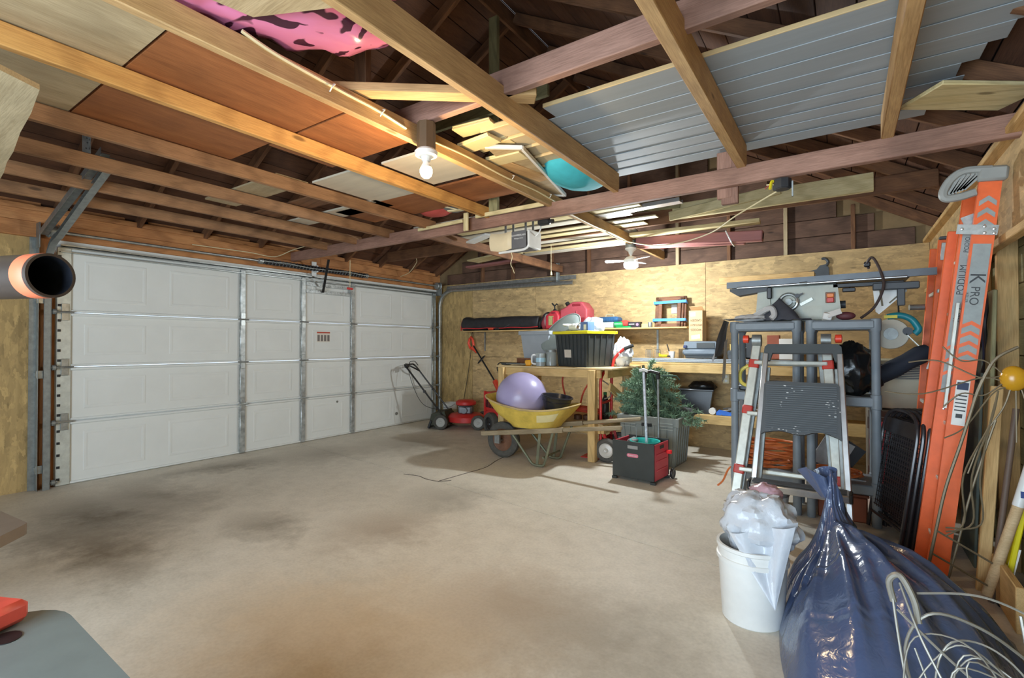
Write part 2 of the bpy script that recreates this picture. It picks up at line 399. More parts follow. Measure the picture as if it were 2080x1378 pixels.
for x in (.9, 1.5, 2.2, 2.8, 3.4, 4.04, 4.65, 5.25, 5.88):
    zt = PLATE+min(x, W-x)*PITCH
    bw(wb, 'gable_stud', (x, .055, 2.2), (x, .055, zt), .04, .06, RAFT if x not in (5.25, 4.04) else PLYL, up=(0, 1, 0))
bw(wb, 'top_plate', (0, .05, 2.25), (W, .05, 2.25), .09, .035, RAFT)

# right wall: open studs with an OSB band above
GRNB = wood('greenish_sheathing', (158, 150, 108), (126, 118, 80), dirt=.3)
wr = struct('wall_right', SHE, M().box((W+.16, (YF)/2, 1.2), (.06, -YF, 2.4)))
for k in range(12): bw(wr, 'sheathing_plank', (W+.115, YF, .1+.2*k), (W+.115, 0, .1+.2*k), .02, .196, GRNB, ch=.003)
for k in range(14): bw(wr, 'stud', (W+.06, -.03-.61*k if k else -.05, 0), (W+.06, -.03-.61*k if k else -.05, 2.26), .04, .09, PINE, up=(1, 0, 0))
for y0, y1 in ((0, -2.44), (-2.444, -4.88), (-4.884, -7.3)):
    part(wr, 'osb_panel', OSBH, M().box((W+.008, (y0+y1)/2, (1.80+2.27)/2), (.014, abs(y1-y0), .47)))
bw(wr, 'ledger_board', (W-.02, -8.2, 1.79), (W-.02, -.0, 1.79), .05, .04, PINE)
bw(wr, 'top_plate', (W-.01, -8.2, 2.285), (W-.01, 0, 2.285), .09, .035, PINE)
bw(wr, 'top_plate', (W+.05, -8.2, 2.32), (W+.05, 0, 2.32), .09, .035, PINE)
# wall behind the camera with a wide open doorway
wf = struct('wall_front', SHE, M().box((1.5, YF-.05, 1.3), (3.6, .1, 2.6)).box((6.45, YF-.05, 1.3), (.5, .1, 2.6)).box((4.75, YF-.05, 2.4), (2.9, .1, .45)).prism([(-.2, 2.6), (6.9, 2.6), (3.25, 4.6)], (0, YF-.1, 0), (1, 0, 0), (0, 0, 1), (0, .1, 0)))

# roof
ce = bpy.data.objects.new('ceiling', None); COL.objects.link(ce); ce['kind'] = 'structure'
ca = math.atan(PITCH); nx, nz = -math.sin(ca), math.cos(ca)
SL = (W/2+.35)/math.cos(ca)
for side in (0, 1):
    fx = (lambda x: x) if side == 0 else (lambda x: W-x)
    sg = 1 if side == 0 else -1
    n = int(SL/.2)+1
    for k in range(n):
        s = -.35/math.cos(ca)+(k+.5)*.2; x = s*math.cos(ca); z = PLATE+x*PITCH; q = .12
        p = (fx(x+nx*q), 0, z+nz*q); up = (nx*sg, 0, nz)
        bw(ce, 'roof_board', (p[0], YF-.1, p[2]), (p[0], .2, p[2]), .194, .02, ROOF, up=up, ch=.003)
    for k in range(14):
        y = -.1-.61*k
        bw(ce, 'rafter', (fx(-.3+nx*.055), y, PLATE-.3*PITCH+nz*.055), (fx(W/2+nx*.055), y, PLATE+W/2*PITCH+nz*.055), .04, .095, RAFT, up=(nx*sg, 0, nz))
    pw(ce, 'roof_light_blocker', pl('roof_light_blocker', (40, 34, 30), .9), M().beam((fx(-.6+nx*.16), -4.1, PLATE-.6*PITCH+nz*.16), (fx(W/2+.05+nx*.16), -4.1, PLATE+(W/2+.05)*PITCH+nz*.16), 8.9, .02, up=(nx*sg, 0, nz)))  # unseen dark sheet added above the boards to stop light leaking through gaps
bw(ce, 'ridge_board', (W/2, YF, PLATE+W/2*PITCH+.02), (W/2, .1, PLATE+W/2*PITCH+.02), .03, .16, RAFT)
# ties across the span
bw(ce, 'tie_beam', (-.02, -2.74, 2.365), (W+.05, -3.04, 2.305), .045, .115, RED)
bw(ce, 'tie_beam', (3.2, -4.38, 2.52), (W+.1, -4.40, 2.52), .045, .12, RED)
bw(ce, 'tie_beam', (.3, -1.42, 2.53), (W-.1, -1.42, 2.53), .04, .14, RAFT)
bw(ce, 'tie_beam', (-.0, -7.2, 2.30), (W, -7.2, 2.30), .045, .11, RED)
# joists along the depth
for x, m in ((3.24, ORJ), (2.52, OLD), (1.91, OLD), (1.36, OLD), (.80, OLD)):
    bw(ce, 'joist', (x, -8.2, 2.405), (x, -2.84+.045*(3.2-x), 2.405), .04, .09, m)
bw(ce, 'joist', (3.875, -8.2, 2.41), (3.875, -.02, 2.40), .04, .10, TANJ)
bw(ce, 'joist', (2.42, -2.8, 2.35), (2.40, -.02, 2.35), .04, .10, RAFT)
bw(ce, 'joist', (4.46, -8.2, 2.43), (4.44, -2.95, 2.43), .042, .14, TANJ)
bw(ce, 'joist', (5.29, -8.2, 2.43), (5.28, -2.98, 2.43), .055, .14, TANJ)
bw(ce, 'joist', (6.01, -8.2, 2.43), (6.0, -3.0, 2.43), .055, .14, TANJ)
bw(ce, 'short_board', (3.72, -4.92, 2.48), (4.56, -4.27, 2.48), .09, .04, TANJ)
# struts and braces
for p0, p1, m in (((3.75, -4.66, 2.5), (3.75, -4.66, 3.9), RAFT), ((3.30, -2.9, 2.4), (3.30, -2.9, 4.1), GRNB), ((5.17, -2.93, 2.2), (5.17, -2.93, 2.5), RED), ((3.2, -1.5, 2.7), (4.5, -1.5, 2.62), GRNB), ((2.6, -3.0, 3.25), (3.9, -3.0, 3.25), GRNB)):
    bw(ce, 'strut', p0, p1, .09, .04, m, up=(0, 1, 0))
bw(ce, 'hanger_block', (5.2, -2.93, 2.16), (5.2, -2.93, 2.5), .1, .035, RED, up=(0, 1, 0))
bw(ce, 'cleat', (3.15, -2.965, 2.375), (3.86, -3.0, 2.365), .02, .035, PALE)
bw(ce, 'cleat', (2.42, -2.93, 2.36), (3.0, -2.96, 2.36), .02, .03, PALE)
bw(ce, 'cleat', (3.05, -2.975, 2.26), (3.05, -2.975, 2.42), .05, .02, PALE, up=(0, 1, 0))

# ------------------------------------------------------------------ overhead door
dr = bpy.data.objects.new('door_1', None); COL.objects.link(dr); dr['kind'] = 'structure'; dr.location = (0, -2.55, 0)
zs = (0, .57, 1.057, 1.55, 2.13); st = (-3.36, -2.59, -1.82)
cols = [(DL+.1, -4.2), (-4.2, -3.40), (-3.32, -2.63), (-2.55, -1.86), (-1.78, -.98), (-.98, DR-.07)]
def holes_mat():
    m, nt, b = newmat('perforated_galvanised'); v = coords(nt, (1, 1, 1), False, 'Object')
    vo = nd(nt, 'ShaderNodeTexVoronoi', Scale=26, Randomness=.25); nt.links.new(v, vo.inputs['Vector'])
    nz = nd(nt, 'ShaderNodeTexNoise', Scale=20, Detail=4); nt.links.new(v, nz.inputs['Vector'])
    c = ramp(nt, nz.outputs[0], [(.3, lin((150, 154, 152))), (.7, lin((200, 204, 202)))])
    c = mixc(nt, ramp(nt, vo.outputs[0], [(.12, (.8,)*3), (.17, (0,)*3)]), c, lin((70, 72, 72)))
    nt.links.new(c, b.inputs['Base Color']); b.inputs['Roughness'].default_value = .42; b.inputs['Metallic'].default_value = .6; return m
PERF = holes_mat()
for i in range(4):
    z0, z1 = zs[i], zs[i+1]
    s = pw(dr, 'door_section', WHITE, M().box((-.02, -2.55, (z0+z1)/2), (.04, DR-DL, z1-z0-.004), None, .003).box((.008, -2.55, z1-.018), (.03, DR-DL-.2, .026), None, .008).box((.006, -2.55, z0+.014), (.026, DR-DL-.2, .02), None, .006))
    for a, b in cols:
        zc = (z0+z1)/2; w2 = (b-a)/2-.1; h2 = (z1-z0)/2-.1; yc = (a+b)/2
        m = M()
        o = [(yc-w2, zc-h2), (yc+w2, zc-h2), (yc+w2, zc+h2), (yc-w2, zc+h2)]
        rings = [(0, -.0005), (.01, .003), (.026, .003), (.036, .0005), (.05, .0005), (.08, .003)]
        vs = []; fs = []
        for d, x in rings:
            for (y, z), (sy, sz) in zip(o, ((1, 1), (-1, 1), (-1, -1), (1, -1))): vs.append((x, y+sy*d, z+sz*d))
        for r in range(len(rings)-1):
            for k in range(4): fs.append((r*4+k, r*4+(k+1) % 4, r*4+4+(k+1) % 4, r*4+4+k))
        fs.append(tuple(range(len(vs)-4, len(vs))))
        part(s, 'raised_panel', WHITE, m.add(vs, fs).shift(-dr.location), ang=10)
    for y in st:
        part(s, 'stile', PERF, M().box((.017, y, (z0+z1)/2), (.034, .062, z1-z0-.008), None, .006).shift(-dr.location))
    part(s, 'end_stile', ALU, M().box((.012, DL+.055, (z0+z1)/2), (.024, .1, z1-z0-.006), None, .004).shift(-dr.location))
    part(s, 'end_stile', GALV, M().box((.012, DR-.045, (z0+z1)/2), (.024, .085, z1-z0-.006), None, .004).shift(-dr.location))
    hm = M()
    for k in range(5): hm.box((.026, DL+.022, z0+.06+k*(z1-z0-.1)/4.4), (.006, .022, .022))
    part(s, 'slot', BLACK, hm.shift(-dr.location))
    if i < 3:
        for y in (*st, DL+.06, DR-.05):
            part(s, 'hinge', GALV, M().box((.036, y, z1+.04), (.006, .05, .07), None, .002).box((.036, y, z1-.04), (.006, .05, .07), None, .002).cyl((.042, y-.06, z1), (.042, y+.06, z1), .009, n=8).shift(-dr.location))
pw(dr, 'top_strut', GALV, M().box((.03, -2.55, 2.085), (.07, 4.84, .006)).box((.03, -2.55, 2.135), (.07, 4.84, .006)).box((.0, -2.55, 2.11), (.006, 4.84, .05)).box((.062, -2.55, 2.142), (.006, 4.84, .02)))
pw(dr, 'header_seal', WHITE, M().box((-.005, -2.55, 2.165), (.02, 4.95, .06), None, .004))
pw(dr, 'bottom_seal', BLACK, M().cyl((-.015, DL, .006), (-.015, DR, .006), .012, n=8))
pw(dr, 'opener_bracket', PERF, M().box((.04, -2.2, 2.05), (.008, .72, .045)).box((.04, -2.2, 1.955), (.008, .72, .04)).box((.045, -1.86, 2.0), (.01, .05, .13)))
pw(dr, 'opener_arm', BLACKM, M().beam((.06, -2.33, 1.95), (.42, -2.5, 2.33), .03, .008))
st_ = pw(dr, 'warning_label', pl('label_paper', (222, 214, 200), .6, var=.04), M().box((.002, -2.28, 1.36), (.004, .2, .14)))
for k in range(4):
    part(st_, 'print_line', pl('label_print', (120, 110, 104), .7), M().box((.005, -2.355+k*.05, 1.345), (.001, .034, .085)).shift(-dr.location))
part(st_, 'print_line', pl('label_red', (190, 80, 60), .7), M().box((.005, -2.28, 1.418), (.001, .2, .018)).shift(-dr.location))
for y, l in ((-2.06, .03), (-.98, .05)):
    pw(dr, 'dent', pl('scuff', (120, 118, 108), .8), M().ball((.004, y, .47 if y < -2 else .18), (.004, l*.6, l*.5), 10, 6))
# shaft, spring, drums
pw(dr, 'torsion_shaft', GALV, M().cyl((.11, -5.12, 2.245), (.11, -.1, 2.245), .013, n=12))
sp = pw(dr, 'torsion_spring', BLACKM, M().cyl((.11, -3.2, 2.245), (.11, -1.66, 2.245), .03, n=14))
sm = M(); pts = []
for k in range(34*6+1):
    a = k*2*math.pi/6; pts.append((.11+.032*math.cos(a), -3.2+1.54*k/(34*6), 2.245+.032*math.sin(a)))
part(sp, 'coil', DGREY, sm.tube(pts, .006, 5).shift(-dr.location))
part(sp, 'paint_stripe', ALU, M().tube([(.142+.002, -3.18+k*.3, 2.245+.012*math.sin(k*2)) for k in range(6)], .004, 5).shift(-dr.location))
for y in (-3.2, -1.66): pw(dr, 'winding_cone', GALV, M().lathe([(.02, -.03), (.032, -.025), (.036, .02), (.02, .03)], (.11, y, 2.245), 14, (0, 1, 0)))
pw(dr, 'centre_bracket', WHP, M().box((.04, -2.45, 2.245), (.01, .07, .2), None, .003).box((.08, -2.45, 2.245), (.09, .012, .09), None, .003))
for y in (-5.03, -.16):
    pw(dr, 'cable_drum', GALVD, M().lathe([(.02, -.05), (.05, -.045), (.06, -.03), (.05, -.025), (.05, .02), (.065, .03), (.02, .04)], (.11, y, 2.245), 18, (0, 1, 0)))
    pw(dr, 'bearing_plate', GALVD, M().box((.06, y+(-.09 if y < -1 else .08), 2.2), (.13, .008, .22), None, .003))
# tracks: upright channel, curve, then overhead run
def track(y, sg, end, hang):
    m = M(); path = [V((.06, y, 0)), V((.06, y, 1.9))]
    for k in range(1, 9):
        a = k/8*math.pi/2; path.append(V((.06+.3*(1-math.cos(a)), y, 1.9+.27*math.sin(a))))
    path.append(V(end))
    prof = [(-.028, .02), (-.028, -.022), (-.02, -.03), (.012, -.03), (.028, -.02), (.028, .012)]
    rings = []
    for i, p in enumerate(path):
        t = (path[min(i+1, len(path)-1)]-path[max(i-1, 0)]).normalized(); n2 = t.cross(V((0, 1, 0))).normalized()
        rings.append([p+n2*u+V((0, sg*v, 0)) for u, v in prof]+[p+n2*u*.86+V((0, sg*(v*.86+.002), 0)) for u, v in reversed(prof)])
    n = len(rings[0]); vs = [q for r in rings for q in r]; fs = []
    for i in range(len(rings)-1):
        for k in range(n): fs.append((i*n+k, i*n+(k+1) % n, (i+1)*n+(k+1) % n, (i+1)*n+k))
    fs += [tuple(range(n)), tuple(range((len(rings)-1)*n, len(rings)*n))]
    if sg > 0: fs = [tuple(reversed(f)) for f in fs]
    return m.add(vs, fs)
tl = pw(dr, 'track', GALVD, track(-5.06, -1, (1.80, -5.13, 2.47), 0))
pw(dr, 'track_angle', GALVD, M().beam((.15, -5.10, 2.20), (1.80, -5.16, 2.51), .05, .004).beam((.15, -5.125, 2.215), (1.80, -5.185, 2.525), .004, .05))
pw(dr, 'track_angle', GALVD, M().box((.03, -5.115, 1.1), (.09, .004, 2.2)).box((.0, -5.135, 1.1), (.004, .05, 2.2)))
hg = M().box((1.60, -5.19, 2.68), (.045, .004, .42)).box((1.578, -5.205, 2.68), (.004, .034, .42))
pw(dr, 'track_hanger', PERF, hg)
for k in range(6): pw(dr, 'hanger_hole', BLACK, M().cyl((1.605, -5.183, 2.52+.06*k), (1.605, -5.1925, 2.52+.06*k), .008, n=8))
pw(dr, 'track', GALV, track(-.055, 1, (2.62, -.075, 2.14), 0))
pw(dr, 'track_angle', GALV, M().beam((.2, -.06, 2.20), (2.65, -.08, 2.185), .05, .004).beam((.2, -.035, 2.215), (2.65, -.05, 2.22), .004, .06))
pw(dr, 'track_hanger', GALV, M().box((2.36, -.05, 2.3), (.05, .006, .28)).box((2.34, -.06, 2.3), (.005, .03, .28)))
for y in (-5.1, -.03):
    for z in (.18, 1.0, 1.65):
        pw(dr, 'jamb_bracket', GALV, M().box((.02, y, z), (.06, .05, .035), None, .003).box((.06, y, z), (.005, .05, .07), None, .002))
for z in (.05, .57, 1.057, 1.55):
    for y in (DL-.02, DR+.02): pw(dr, 'roller', GALVD, M().cyl((.06, y-.03, z), (.06, y+.03, z), .012, n=8).cyl((.06, y-.012, z), (.06, y+.012, z), .024, n=12))
# ================================================================== LAMPS
def spot_light(name, loc, power, col, rad, parent=None):
    l = bpy.data.lights.new(name, 'POINT'); l.energy = power; l.color = col; l.shadow_soft_size = rad
    o = bpy.data.objects.new(name, l); COL.objects.link(o); o.location = loc
    if parent: o.parent = parent
    return o
GLOW = pl('cool_led_diffuser', (250, 252, 255), .4, var=0, emit=((236, 244, 255), 14))
GLOWW = pl('warm_bulb_glass', (255, 246, 220), .4, var=0, emit=((255, 226, 160), 11))
f = thing('ceiling_fan', 'small white ceiling fan with lit round LED lamp hanging over the workbench', 'ceiling fan', (3.86, -1.12, 2.12))
part(f, 'mounting_box', GALVD, M().cyl((0, 0, .2), (0, 0, .28), .06, n=16))
part(f, 'canopy', WHP, M().lathe([(.02, .13), (.03, .16), (.062, .185), (.062, .2)], n=20))
part(f, 'downrod', WHP, M().cyl((0, 0, .09), (0, 0, .15), .014))
part(f, 'motor_housing', WHP, M().lathe([(.03, .03), (.075, .035), (.08, .07), (.05, .1), (.02, .11)], n=24))
part(f, 'lamp_diffuser', GLOW, M().lathe([(.0, -.03), (.05, -.026), (.075, -.01), (.078, .03), (.05, .034)], n=28))
for a in (200, 330, 80):
    q = Matrix.Rotation(R(a), 4, 'Z') @ Matrix.Translation((.16, 0, .06)) @ Matrix.Rotation(R(12), 4, 'X')
    part(f, 'blade', WHP, M().prism([(-.09, -.022), (.1, -.04), (.12, -.02), (.12, .02), (.1, .04), (-.09, .022)], (0, 0, 0), (1, 0, 0), (0, 1, 0), (0, 0, .006)).xf(q))
spot_light('fan_lamp_light', (0, 0, -.09), FAN_POWER, (.88, .96, 1), .05, f)

b = thing('ceiling_lamp', 'glowing bare bulb in white porcelain holder under the tan joist', 'lamp', (3.95, -4.40, 2.19))
part(b, 'junction_box', pl('brown_box', (96, 74, 50), .7), M().cyl((0, 0, .118), (0, 0, .26), .05, n=8))
part(b, 'porcelain_holder', WHP, M().lathe([(.022, .055), (.026, .07), (.03, .078), (.058, .085), (.062, .105), (.05, .118)], n=24))
part(b, 'collar', pl('bulb_collar', (236, 232, 220), .4, var=.02), M().lathe([(.03, .018), (.026, .032), (.018, .046), (.018, .06)], n=20))
part(b, 'bulb', GLOWW, M().lathe([(0, -.036), (.016, -.033), (.028, -.022), (.034, -.004), (.033, .012), (.029, .022), (.02, .03)], n=24))
spot_light('bulb_light', (0, 0, -.085), BULB_POWER, (1, .74, .42), .035, b)

# ================================================================== OPENER
g = thing('garage_door_opener', 'cream and grey garage door opener hanging behind the red brown beam', 'door opener', (3.31, -2.58, 2.10))
OPC = pl('opener_cream', (224, 206, 170), .42, var=.04); OPG = pl('opener_grey', (118, 116, 118), .5, var=.08)
part(g, 'chassis', OPG, M().box((.06, .02, .11), (.34, .26, .17), None, .015))
def opcov(u, v):
    a = (u-.5)*2; z = .03+.2*v; x = -.27+.31*u
    return (x, -.125-.03*math.sin(math.pi*v)**.6*(1 if u < .9 else .6), z-.02*math.sin(math.pi*u))
part(g, 'lens_cover', OPC, M().grid(opcov, 16, 10).box((-.115, .01, .125), (.3, .25, .2), None, .05))
part(g, 'rear_cover', WHP, M().tube([(.255, -.12, .2), (.26, -.12, .03), (.2, -.12, .0), (-.15, -.12, -.005)], .014, 8, round_=.05).box((.262, .0, .12), (.03, .26, .2), None, .012))
fr_ = pl('opener_front', (104, 104, 106), .5, var=.06)
part(g, 'front_panel', fr_, M().box((.14, -.142, .115), (.2, .012, .19), None, .006))
text(g, 'CHAMBERLAIN', WHP, .028, (.14, -.149, .16), (R(90), 0, 0)); text(g, 'Whisper Drive', WHP, .02, (.14, -.149, .125), (R(90), 0, 0), 'small_lettering')
part(g, 'rail', GALVD, M().beam((-.25, 0, .35), (-4.0, .02, .37), .03, .04)); g.scale = (.78, .78, .8)
for x in (-.1, .18):
    part(g, 'hanger_strap', GALVD, M().box((x, -.06, .29), (.03, .004, .16))); part(g, 'hanger_strap', GALVD, M().box((x, .1, .29), (.03, .004, .16)))
part(g, 'antenna_wire', CRM, M().tube(spline([(.0, -.1, .0), (.02, -.1, -.06), (.0, -.1, -.14), (.03, -.1, -.2), (.05, -.1, -.25)], 6), .004, 6))
part(g, 'power_cord', WHP, M().tube(spline([(.26, .0, .15), (.31, 0, .18), (.33, .02, .24), (.32, .04, .32)], 6), .008, 6))
solo('cord_plug', 'black plug adapter tucked under the red brown beam by the opener', 'plug', BLACK, M().box((0, 0, 0), (.11, .06, .05), None, .014).box((-.02, 0, .03), (.16, .02, .02), None, .005).cyl((.05, 0, 0), (.085, 0, -.004), .016), (3.78, -2.86, 2.26))
pc = thing('hanging_cord', 'thin white pull cord hanging over the workbench', 'cord', (2.85, -1.115, 2.2))
part(pc, 'string', CRM, M().cyl((0, 0, -.06), (0, 0, .272), .003, n=6)); part(pc, 'knob', CRM, M().lathe([(0, -.1), (.014, -.095), (.01, -.06), (.003, -.05)], n=10))
pc = thing('pull_rope', 'opener release rope with a red handle hanging before the garage door', 'rope', (.45, -2.2, 1.98))
part(pc, 'string', CRM, M().cyl((0, 0, .03), (0, 0, .38), .004, n=6)); part(pc, 'handle', REDP, M().box((0, 0, .01), (.02, .1, .03), None, .01))

# wires
def wire(name, label, pts, r, mat=CRM, k=8, group=None):
    return solo(name, label, 'wire', mat, M().tube(spline(pts, k), r, 6), group=group)
jn = 3.897
wire('electric_cable', 'cream electric cable clipped along the tan joist to the bulb', [(jn+.003, -5.35, 2.465), (jn+.004, -5.2, 2.44), (jn+.004, -4.9, 2.425), (jn+.004, -4.7, 2.42), (jn+.004, -4.5, 2.40)], .008)
wire('electric_cable', 'cream electric cable running from the bulb along the joist to the red beam', [(jn+.004, -4.32, 2.40), (jn+.004, -4.0, 2.41), (jn+.004, -3.6, 2.40), (jn+.004, -3.2, 2.41), (jn+.004, -2.9, 2.40), (jn+.004, -2.75, 2.42)], .006)
wire('electric_cable', 'cream cable stapled along the joist to the ceiling fan', [(jn+.004, -2.7, 2.36), (jn+.004, -2.2, 2.35), (jn+.004, -1.7, 2.36), (jn+.004, -1.2, 2.35)], .006)
wire('electric_cable', 'long cream cable drooping from the dark junction box toward the fan', [(5.47, -2.96, 2.19), (5.2, -2.7, 2.14), (4.95, -2.3, 2.13), (4.6, -1.9, 2.16), (4.25, -1.65, 2.22), (3.95, -1.7, 2.31), (3.88, -2.1, 2.38)], .005)
wire('electric_cable', 'thin pale cable looping from the header to the left end of the red beam', [(.03, -3.9, 2.33), (.03, -3.3, 2.34), (.05, -3.0, 2.33), (.2, -2.85, 2.42), (.55, -2.83, 2.45)], .005)
wire('electric_cable', 'thin pale cable hanging below rafters near the right end of the door header', [(.05, -.95, 2.32), (.3, -1.0, 2.36), (.55, -1.1, 2.47), (.8, -1.35, 2.47)], .005)
for i, y in enumerate((-4.95, -4.66, -3.5, -2.98)):
    solo('cable_staple', 'small staple pinning the cream cable to the tan joist, %s along from the camera' % ('first', 'second', 'third', 'fourth')[i], 'staple', WHP, M().tube([(jn-.002, y-.008, 2.40), (jn+.014, y-.008, 2.415), (jn+.014, y+.008, 2.435), (jn-.002, y+.008, 2.44)], .003, 5), group='cable staples on the tan joist')
jb = thing('junction_box', 'dark open junction box with loose wires under the red brown beam', 'junction box', (5.5, -2.99, 2.19))
part(jb, 'box', pl('dark_box', (52, 54, 58), .45, var=.25), M().cyl((0, 0, 0), (.0, 0, .055), .05, n=8).cyl((0, 0, -.004), (0, 0, 0), .042, n=8))
part(jb, 'bracket', GALVD, M().box((.055, -.01, -.01), (.008, .02, .09)))
for k, (c, p) in enumerate(((CRM, (-.08, -.03, .03)), (pl('red_wire', (150, 70, 60), .5), (-.09, -.02, .01)), (pl('yellow_wirenut', (226, 206, 40), .5), (-.06, -.04, .0)))):
    part(jb, 'loose_wire', c, M().tube(spline([(-.02, 0, .02), (-.05, -.02, .03+.01*k), p], 5), .004 if k < 2 else .009, 6))

# ================================================================== LOFT STORAGE
ZL = 2.455
for i, (x0, x1, y0, y1, m, lab, z) in enumerate(((2.5, 3.85, -7.0, -5.52, PLYL, 'pale plywood sheet on the joists at the left', ZL+.008), (2.5, 3.85, -5.515, -4.72, PLYB, 'larger brown plywood sheet lying on the joists beside the pale sheet', ZL+.008), (2.95, 3.85, -4.71, -4.26, PLYB, 'smaller brown plywood sheet on the joists nearest the bulb', ZL+.009))):
    solo('plywood_sheet', lab, 'plywood', m, M().box((0, 0, 0), (y1-y0-.008, x1-x0, .014)), ((x0+x1)/2, (y0+y1)/2, z), R(90), 'plywood sheets laid over the joists')
solo('plywood_offcut', 'grey plywood corner jutting in front of the pink float', 'plywood', PLYL, M().prism([(0, 0), (.30, .14), (.5, -.6), (-.12, -.55)], (0, 0, 0), (1, 0, 0), (0, 1, 0), (0, 0, .012)), (4.0, -5.36, 2.475))
PNL = pl('white_panel', (206, 196, 176), .5, var=.08, scale=2, stretch=(1, 8, 8))
for i, (x0, x1, y0, y1, m, lab) in enumerate(((3.27, 3.83, -4.12, -3.62, PNL, 'cream wall panel lying on the joists just behind the bulb'), (2.55, 3.2, -4.15, -3.55, PNL, 'cream wall panel lying between the orange and brown joists'), (2.0, 3.82, -3.55, -3.1, PLYB, 'reddish brown panel lying on the joists against the red beam'), (1.45, 2.5, -4.4, -4.15, PLYL, 'narrow pale plank laid over the far left joists'), (1.0, 2.5, -3.95, -3.75, RAFT, 'dark plank laid over the far left joists'), (1.2, 2.6, -3.6, -3.4, PNL, 'narrow cream board laid across the brown joists near the red beam'))):
    solo('loft_panel', lab, 'panel', m, M().box((0, 0, 0), (x1-x0, y1-y0, .014)), ((x0+x1)/2, (y0+y1)/2, ZL+.008))
# vinyl siding, one plank lapping the next
SID = pl('grey_vinyl_siding', (160, 166, 170), .68, var=.05, scale=3, stretch=(.5, 8, 8)); SIDE = pl('tan_siding_edge', (206, 178, 130), .6, var=.08)
y = -4.26; k = 0
ends = [(4.5, 8.0), (4.42, 7.2), (4.34, 6.75), (4.30, 6.36), (4.40, 6.3), (4.37, 6.24), (4.34, 6.27), (4.28, 6.22), (4.30, 6.17)]
sidz = 2.503
for k, (xa, xb) in enumerate(ends):
    w = .15; yc = -4.08+.137*k+.05
    t = thing('siding_plank', 'grey vinyl siding plank stacked on the joists, plank %s from the front' % ('first', 'second', 'third', 'fourth', 'fifth', 'sixth', 'seventh', 'eighth', 'ninth')[k], 'siding', ((xa+xb)/2, yc, sidz+.001*(k % 2)), 0, 'grey siding planks on the joists')
    part(t, 'face', SID, M().box((0, .004, .006), (xb-xa, w-.003, .004), (R(2.4), 0, 0), .001))
    if k == 0: part(t, 'lip', SIDE, M().box((0, -w/2+.004, .012), (xb-xa, .008, .022), None, .002))
for k in range(6):
    t = thing('siding_plank', 'tan siding offcut with raw edge poking past the joist by the teal cushion, %s one' % ('nearest', 'second', 'third', 'fourth', 'fifth', 'farthest')[k], 'siding', (4.20, -3.98+.17*k, 2.508), 0, 'tan siding offcuts past the joist')
    part(t, 'face', pl('tan_siding', (190, 174, 142), .55, var=.08), M().box((-.02-.03*(k % 2), 0, .004), (.26, .15, .006)))
    part(t, 'lip', SIDE, M().box((-.02-.03*(k % 2), -.075, .004), (.26, .012, .03), None, .003).box((-.02-.03*(k % 2), -.062, .024), (.26, .012, .01), None, .002))
# ribbed trim stack left of bulb box
TRM = pl('ivory_trim', (212, 196, 150), .55, var=.06)
for k, (x, y, z) in enumerate(((3.98, -3.98, 2.475), (4.0, -3.86, 2.51), (3.99, -3.70, 2.47), (4.02, -4.06, 2.53))):
    t = thing('trim_offcut', 'ivory ribbed trim offcut piled beyond the bulb, %s of the pile' % ('lowest', 'middle', 'farthest', 'topmost')[k], 'trim', (x, y, z), R(4*k-6), 'ivory trim offcuts')
    part(t, 'board', TRM, M().box((0, 0, 0), (.26, .12, .012), None, .002))
    m = M()
    for j in range(9): m.cyl((.125, -.055+j*.0137, .012), (-.125, -.055+j*.0137, .012), .007, n=8)
    part(t, 'ribs', TRM, m)
solo('timber_offcut', 'grey brown timber offcut behind the ivory trim pile', 'timber', TANJ, M().box((0, 0, 0), (.5, .12, .05), None, .004), (3.95, -3.45, 2.49), R(80))
fa, fb, fc = V((3.985, -3.926, 0)), V((4.164, -3.786, 0)), V((3.93, -2.78, 0)); fd = fa+fc-fb
sw = thing('framed_screen', 'thin brown board with narrow white edging lying over the tan joist', 'board', (4.1, -3.3, 2.475))
def q2(p): return (p.x-4.1, p.y+3.3)
part(sw, 'sheet', PLYL, M().prism([q2(p) for p in (fa, fb, fc, fd)], (0, 0, 0), (1, 0, 0), (0, 1, 0), (0, 0, .008)))
for p, q in ((fa, fb), (fb, fc), (fc, fd)): part(sw, 'edging', WHP, M().beam((*q2(p), 0), (*q2(q), 0), .018, .024))
TEAL = pl('teal_cloth', (64, 176, 190), .8, var=.12, bmp=.1)
def tf(d, p):
    return p*(1+.03*noise.noise(d*3))
tc_ = thing('teal_cushion', 'round teal cushion lying over the joist beneath the siding', 'cushion', (4.20, -3.1, 2.53))
part(tc_, 'cover', TEAL, M().ball((0, 0, 0), (.22, .34, .12), 28, 16, tf)); part(tc_, 'edge_band', pl('blue_band', (66, 140, 180), .8), M().tube([(.222*math.cos(a/20*math.pi), .342*math.sin(a/20*math.pi), 0) for a in range(40)], .014, 6, True))
